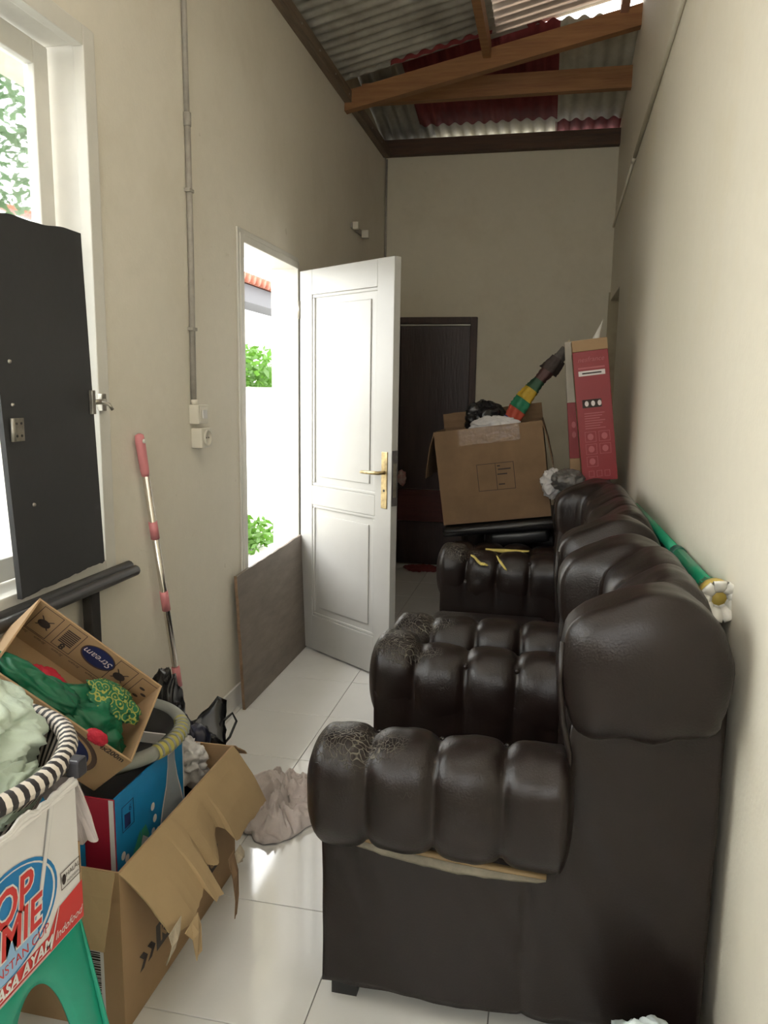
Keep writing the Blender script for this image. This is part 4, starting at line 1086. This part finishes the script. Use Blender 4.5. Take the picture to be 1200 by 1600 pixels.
for k in range(9):
    a = -.30 + .10 * k
    c_ = V3((cx + .196 * math.cos(a), cy + .196 * math.sin(a), rz)); rd_ = V3((math.cos(a), math.sin(a), 0))
    G().tube([c_ + rd_ * .0195 * math.cos(t) + V3((0, 0, .0195 * math.sin(t))) for t in [-.3 + .25 * q for q in range(12)]], .0035, 6).make('rim_stripe', basinM, ry, True)

# tissue carton tilted in the basin
e1 = V3((.626, .38, -.681)).normalized()              # along the length, down to the right
e2 = V3((-.18, .92, .348)); e2 = (e2 - e2.dot(e1) * e1).normalized()
e3 = e1.cross(e2)
tb = thing('carton', (0, 0, 0), 'brown tissue carton tipped over in the basin with green cloth inside', 'box')
tw, td, th_ = .363, .244, .14
top_right_back = V3((-.91, 1.649, .662))
org = top_right_back - e1 * tw / 2 - e2 * td / 2 - e3 * th_
tb.matrix_world = Matrix(((e1.x, e2.x, e3.x, org.x), (e1.y, e2.y, e3.y, org.y), (e1.z, e2.z, e3.z, org.z), (0, 0, 0, 1)))
ct = cbox(tb, tw, td, th_, {'all': cardM})
# print on the inside of the back panel (upside down)
BI = td / 2 - .005
Ub, Vb = (-1, 0, 0), (0, 0, -1)   # upside down seen from the front
def onback(x, z): return (x, BI, z)
frame_lines(onback(-.105, .135), Ub, Vb, .055, .085, .0016, inkM, ct['back'], True)
frame_lines(onback(-.038, .135), Ub, Vb, .052, .082, .0016, inkM, ct['back'], True)
frame_lines(onback(.115, .135), Ub, Vb, .055, .085, .0016, inkM, ct['back'], True)
frame_lines(onback(.182, .13), Ub, Vb, .052, .085, .0016, inkM, ct['back'], True)
for x0 in (-.132, .088):
    ellipse(onback(x0, .088), Ub, Vb, .016, .012, inkM, ct['back'], True)
    patch([onback(x0 - .018, .075), onback(x0 - .014, .075), onback(x0 + .018, .108), onback(x0 + .014, .108)], inkM, ct['back'], True, 'print_cross', N=(0, -1, 0), lift=.001)
    patch([onback(x0 + .018, .075), onback(x0 + .014, .075), onback(x0 - .018, .108), onback(x0 - .014, .108)], inkM, ct['back'], True, 'print_cross', N=(0, -1, 0), lift=.001)
g = G()
for k in range(8): g.add([onback(-.082, .118 - .006 * k), onback(-.046, .118 - .006 * k), onback(-.046, .114 - .006 * k), onback(-.082, .114 - .006 * k)], [(0, 1, 2, 3)])
for v in g.v: v.y -= .0008
g.make('print_stripes', inkM, ct['back'], local=True)
text('8', .026, onback(-.064, .063), Ub, Vb, inkM, ct['back'], True, bold=.001)
ellipse(onback(.018, .098), Ub, Vb, .047, .032, mat('taupe_print', (.10, .06, .045), .7), ct['back'], True)
ellipse(onback(.018, .099), Ub, Vb, .043, .028, navyP, ct['back'], True, lift=.001)
text('Stream', .028, onback(.018, .099), Ub, Vb, wPr, ct['back'], True, shear=.25, lift=.0016)
for k in range(3): ellipse(onback(.152 + .014 * (k % 2), .07 + .015 * k), Ub, Vb, .008, .004, inkM, ct['back'], True, n=14)
for k in range(7):
    text('Stream', .011, onback(-.16 + .05 * k, .038), Ub, Vb, inkM, ct['back'], True, shear=.4)
patch([onback(-.19, .046), onback(.19, .046), onback(.19, .0475), onback(-.19, .0475)], inkM, ct['back'], True, 'print_line', N=(0, -1, 0))
# front outside: big oval logo and roll length
FO = -td / 2
Uf, Vf = (1, 0, 0), (0, 0, 1)
ellipse((.03, FO, .060), Uf, Vf, .105, .068, MATS['taupe_print'], ct['front'], True)
ellipse((.027, FO, .060), Uf, Vf, .095, .060, cardM, ct['front'], True, lift=.0009)
ellipse((.025, FO, .060), Uf, Vf, .090, .055, navyP, ct['front'], True, lift=.0013)
text('Stream', .075, (.005, FO, .056), Uf, Vf, wPr, ct['front'], True, shear=.25, lift=.002, sx=.85)
text('isi : 4x200m', .020, (.118, FO, .130), Uf, Vf, inkM, ct['front'], True, bold=.0006)
# green clothes inside, in world space of the tilted carton
def tbp(x, y, z): return org + e1 * x + e2 * y + e3 * z
def cloth_in(name, c, r, seed, m, label, cat='cloth', amp=.25, sc=3, ridge=.7):
    g = blob((0, 0, 0), r, seed, amp, sc, ridge)
    g.v = [tbp(c[0] + v.x, max(-td / 2 + .008, min(td / 2 - .01, c[1] + v.y)) if c[2] + v.z < th_ - .01 else c[1] + v.y, max(.008, c[2] + v.z)) for v in g.v]
    return tag(g.make(name, m, None, True), label, cat)
cloth_in('green_cloth', (.06, -.045, .075), (.105, .075, .065), 41, greenCloth, 'deep green satin cloth bulging from the tissue carton', ridge=.7)
cloth_in('green_cloth', (-.085, -.075, .105), (.12, .042, .045), 42, greenCloth, 'green satin tail trailing along the near edge of the tissue carton')
cloth_in('patterned_cloth', (.085, .005, .125), (.07, .045, .022), 43, greenPat, 'green and gold patterned cloth edge on the green satin')
cloth_in('red_cloth', (.085, -.115, .135), (.026, .014, .02), 44, redCloth, 'small bright red cloth at the near edge of the tissue carton', amp=.12)
cloth_in('red_cloth', (-.04, .03, .035), (.05, .03, .025), 45, redCloth, 'red and white cloth scrap deep in the tissue carton')

# --- green plastic stool with the noodle carton on it
ST = thing('plastic_stool', (-.885, .925, 0), 'green plastic stool under the white noodle carton', 'stool')
sw2, sd2, zt_ = .132, .132, .522
G().box((-.885 - sw2, .925 - sd2, zt_ - .03), (-.885 + sw2, .925 + sd2, zt_ - .002), .012).make('seat', stoolM, ST, True)
def arch_side(cx_, cy_, ux, nrm, off):
    """splayed side with an arched opening"""
    ux = V3(ux); nrm = V3(nrm); W0, W1 = .128, .175; zt2 = zt_ - .012; NP = 30
    outer = []; inner = []
    pts_o = [(-W1, 0), (-W0, zt2), (W0, zt2), (W1, 0)]
    rows = []
    for i in range(NP + 1):
        a = PI * i / NP
        ix = -.085 * math.cos(a); iz = .16 + .30 * math.sin(a) ** .8
        if i == 0: ix = -.085; iz = .16
        # outer point on same angle
        t = i / NP
        if t < .33: q = t / .33; ox = -W1 + (W1 - W0) * q * 1.0; oz = zt2 * (.35 + .65 * q)
        elif t < .67: q = (t - .33) / .34; ox = -W0 + 2 * W0 * q; oz = zt2
        else: q = (1 - t) / .33; ox = W1 - (W1 - W0) * q; oz = zt2 * (.35 + .65 * q)
        rows.append([(ox, oz), (ix, iz)])
    legl = [(-W1 - .012, 0.0), (-.105, 0.0)]; legr = [(W1 + .012, 0.0), (.105, 0.0)]
    rows = [[legl[0], legl[1]]] + rows + [[legr[0], legr[1]]]
    def P(q): 
        sp = off + .045 * (1 - q[1] / zt2)
        return V3((cx_, cy_, q[1])) + ux * q[0] + nrm * sp
    gr = []
    for r in rows:
        a, b = P(r[0]), P(r[1]); gr.append([a * (1 - k / 5) + b * (k / 5) + nrm * (.006 * math.sin(PI * k / 5)) for k in range(6)])
    G().grid(gr, .004).make('leg_panel', stoolM, ST, True)
arch_side(-.885, .925, (0, 1, 0), (1, 0, 0), .128); arch_side(-.885, .925, (0, -1, 0), (-1, 0, 0), .128)
arch_side(-.885, .925, (1, 0, 0), (0, 1, 0), .128); arch_side(-.885, .925, (-1, 0, 0), (0, -1, 0), .128)
soft('plastic_bag', (-.86, .95, .10), (.09, .09, .11), 51, whiteBag, 'white plastic bag on the floor under the green stool', 'bag', .25, 3, .6, zmin=.002)

PM = thing('carton', (-.915, .815, .524), 'white red and blue noodle cup carton on the green stool', 'box')
pw, pd, ph = .39, .41, .235
pcx = cbox(PM, pw, pd, ph, {'all': whiteCard, 'left': whiteCard, 'back': cardM})
PX = pw / 2
pcx['back'].scale.z = .58
# torn top rim of the printed side and corner flap
flap(PM, (PX - .002, -pd / 2, ph), (PX - .002, pd / 2, ph), (0, 0, 1), .03, whiteCard, .7, 0, n=50, seed=31, Lf=lambda u: .004 + .018 * u, t=.004)
flap(PM, (PX - .004, pd / 2, ph + .02), (PX - .07, pd / 2 - .004, ph), (.02, .42, -.9), .15, mat('pinkish_card', (.62, .55, .54), .8, .12, 8), .04, .02, seed=32)
Uy, Vz = (0, 1, 0), (0, 0, 1)
def pm(yw, zw): return (PX, yw - .815, zw - .524)
rr = pcx['right']
N1 = (1, 0, 0)
patch([pm(.62, .526), pm(1.019, .526), pm(1.019, .592), pm(.955, .585), pm(.93, .556), pm(.86, .553), pm(.62, .553)], redP, rr, True, 'print_red_band', N=N1)
lightB = mat('light_blue_print', (.30, .50, .75), .5)
ellipse(pm(.845, .636), Uy, Vz, .112, .082, blueP, rr, True, lift=.0010)
ellipse(pm(.845, .636), Uy, Vz, .106, .077, whiteCard, rr, True, lift=.0013)
ellipse(pm(.845, .638), Uy, Vz, .101, .073, blueP, rr, True, lift=.0016)
ellipse(pm(.835, .585), Uy, Vz, .07, .028, lightB, rr, True, lift=.0019)
# spoon handle
sp0 = V3(pm(.905, .60)); sp1 = V3(pm(.952, .762))
patch([sp0 + V3((0, -.005, 0)), sp0 + V3((0, .005, 0)), sp1 + V3((0, .006, 0)), sp1 + V3((0, -.006, 0))], greyP, rr, True, 'print_spoon', N=N1, lift=.0022)
patch([sp0 + V3((0, -.003, .002)), sp0 + V3((0, .004, .002)), sp1 + V3((0, .0045, -.002)), sp1 + V3((0, -.0045, -.002))], whiteCard, rr, True, 'print_spoon', N=N1, lift=.0025)
for (s_, y_, z_, sz) in (('POP', .838, .664, .075), ('MIE', .868, .615, .07)):
    text(s_, sz, pm(y_, z_), Uy, Vz, whiteCard, rr, True, shear=.15, lift=.0024, bold=.0045, sx=.85)
    text(s_, sz, pm(y_, z_), Uy, Vz, redP, rr, True, shear=.15, lift=.0028, bold=.0016, sx=.85)
text('MI INSTAN CUP', .021, pm(.855, .574), Uy, Vz, redP, rr, True, lift=.0026, arch=.0)
text('RASA AYAM', .026, pm(.865, .543), Uy, Vz, whiteCard, rr, True, shear=.25, lift=.0018, bold=.0008)
text('Indofood', .019, pm(.978, .543), Uy, Vz, whiteCard, rr, True, shear=.35, lift=.0018)
for k, dz in enumerate((.528, .534)): patch([pm(.62, dz), pm(.93, dz), pm(.93, dz + .0015), pm(.62, dz + .0015)], whiteCard, rr, True, 'print_line', N=N1, lift=.0014)
patch([pm(.931, .53), pm(.934, .53), pm(.958, .586), pm(.955, .586)], whiteCard, rr, True, 'print_line', N=N1, lift=.0014)
frame_lines(pm(.965, .608), Uy, Vz, .05, .03, .0014, inkM, rr, True, lift=.0012)
ellipse(pm(.973, .623), Uy, Vz, .005, .009, inkM, rr, True, lift=.0012, n=16)
text('HALAL', .012, pm(.996, .627), Uy, Vz, inkM, rr, True, lift=.0012)
text('INDONESIA', .006, pm(.996, .615), Uy, Vz, inkM, rr, True, lift=.0012)
soft('red_cloth', (-.90, .90, .60), (.10, .08, .065), 61, mat('maroon_cloth', (.16, .01, .02), .8), 'dark red cloth inside the noodle cup carton', 'cloth')

# --- striped basket of pale clothes
BK = thing('laundry_basket', (-.95, .95, .66), 'black and cream striped woven basket of pale clothes', 'basket')
bcx, bcy = -.955, .95; tl = Matrix.Rotation(math.radians(3), 3, 'X')
def bpt(a, r, z): return V3((bcx + r * math.cos(a), bcy + r * math.sin(a), z))
NS = 150
ga, gb = G(), G()
for k in range(NS):
    a0 = 2 * PI * k / NS; a1 = 2 * PI * (k + 1) / NS; g = ga if k % 2 == 0 else gb
    # rim wrap
    rr_ = []
    for aa in (a0, (a0 + a1) / 2, a1):
        rr_.append([V3((bcx + (.222 + .016 * math.cos(t)) * math.cos(aa), bcy + (.222 + .016 * math.cos(t)) * math.sin(aa), .80 + .016 * math.sin(t))) for t in [2 * PI * q / 10 for q in range(11)]])
    g.grid(rr_)
ga.make('rim_wrap', wickW, BK, True, label='cream strap winding of the rim'); gb.make('rim_wrap', wickB, BK, True, label='black strap winding of the rim')
prof = [(.140, .665), (.165, .70), (.19, .75), (.220, .79)]
ga, gb = G(), G()
for k in range(NS):
    a0 = 2 * PI * k / NS; a1 = 2 * PI * (k + 1) / NS; g = ga if k % 2 == 0 else gb
    g.grid([[bpt(a0 + .12 * i, r, z) for i, (r, z) in enumerate(prof)], [bpt(a1 + .12 * i, r, z) for i, (r, z) in enumerate(prof)]], .004)
ga.make('weave', wickW, BK, label='cream weave of the side'); gb.make('weave', wickB, BK, label='black weave of the side')
G().lathe([(0, .664), (.142, .664), (.142, .672), (0, .672)], (bcx, bcy, 0), 40).make('bottom', wickB, BK)
# clip on the rim
G().box((bcx + .222, bcy + .06, .775), (bcx + .246, bcy + .085, .805), .004).make('clip', mat('dark_grey_plastic', (.05, .05, .06), .4), BK)
soft('folded_cloth', (-.975, 1.00, .815), (.16, .13, .085), 71, mintCloth, 'mint green towel at the back of the striped basket', 'cloth', .3, 2.5, .8)
soft('folded_cloth', (-.945, .875, .825), (.15, .12, .06), 72, mintCloth2, 'pale bluish cloth at the front of the striped basket', 'cloth', .3, 2.2, .8)
soft('folded_cloth', (-.80, .93, .772), (.05, .085, .035), 73, mat('sage_cloth', (.42, .50, .40), .9, .2, 10, .3, 60), 'sage cloth corner tucked inside the basket rim', 'cloth', .3, 3, .8)

# ---------------------------------------------------------------- floor odds and ends
def rag(name, c, r, seed, m, label, cat, h):
    n = 90; g = G(); rows = []
    for i in range(n + 1):
        row = []
        for j in range(n + 1):
            x = (i / n * 2 - 1); y = (j / n * 2 - 1)
            # square to disc, ragged outline
            dx = x * math.sqrt(1 - y * y / 2); dy = y * math.sqrt(1 - x * x / 2)
            rad = math.hypot(dx, dy); a = math.atan2(dy, dx)
            k = 1 + .28 * nz((math.cos(a) * 1.6, math.sin(a) * 1.6, 0), 1, seed) + .12 * nz((math.cos(a) * 5, math.sin(a) * 5, 0), 1, seed)
            px, py = dx * k, dy * k
            q = V3((px + .35 * nz((px, py, 0), 1.6, seed + 2), py + .35 * nz((px, py, 5), 1.6, seed + 3), 0))
            f = (1 - abs(nz(q, 2.6, seed + 4)) * 2.4) * .6 + (1 - abs(nz(q, 5.5, seed + 6)) * 2.4) * .36 + .1 * nz(q, 10, seed)
            env = max(0, 1 - rad ** 2.2)
            z = max(.004, h * (.18 + .82 * max(0, f)) * env ** .6 + .006 * (1 + nz(q, 6, seed)))
            row.append(V3((c[0] + px * r[0], c[1] + py * r[1], c[2] + z)))
        rows.append(row)
    return tag(g.grid(rows, -.003).make(name, m, None, True), label, cat)
rag('floor_rag', (-.83, 2.25, .0), (.16, .19, 0), 81, ragM, 'crumpled pinkish white rag on the floor beside the nearest armchair', 'cloth', .11)
rag('floor_rag', (-.70, 2.36, .0), (.11, .12, 0), 82, ragM, 'smaller end of pale rag tucked under the nearest armchair', 'cloth', .05)
rag('red_mat', (-.92, 5.82, .0), (.16, .12, 0), 84, mat('dull_red_cloth', (.22, .04, .04), .9, .3, 9), 'dull red cloth on the floor before the dark far door', 'cloth', .02)
soft('plastic_bag', (.235, 1.37, .092), (.085, .055, .108), 91, mat('bluish_white_plastic', (.60, .68, .70), .3, .1, 10), 'bluish white plastic bag at the foot of the nearest armchair', 'bag', .3, 2.5, .8, zmin=.002)
soft('cloth_bundle', (.345, 1.37, .08), (.042, .055, .10), 92, purpleCloth, 'dark purple cloth bundle in the corner by the right wall', 'cloth', .22, 3.0, .6, zmin=.002)
soft('hanging_cloth', (-1.12, 5.90, .71), (.035, .03, .06), 93, mat('red_white_cloth', (.50, .12, .12), .9, 0, 25, col2=(.6, .55, .5)), 'small red and white cloth hanging behind the white door', 'cloth')
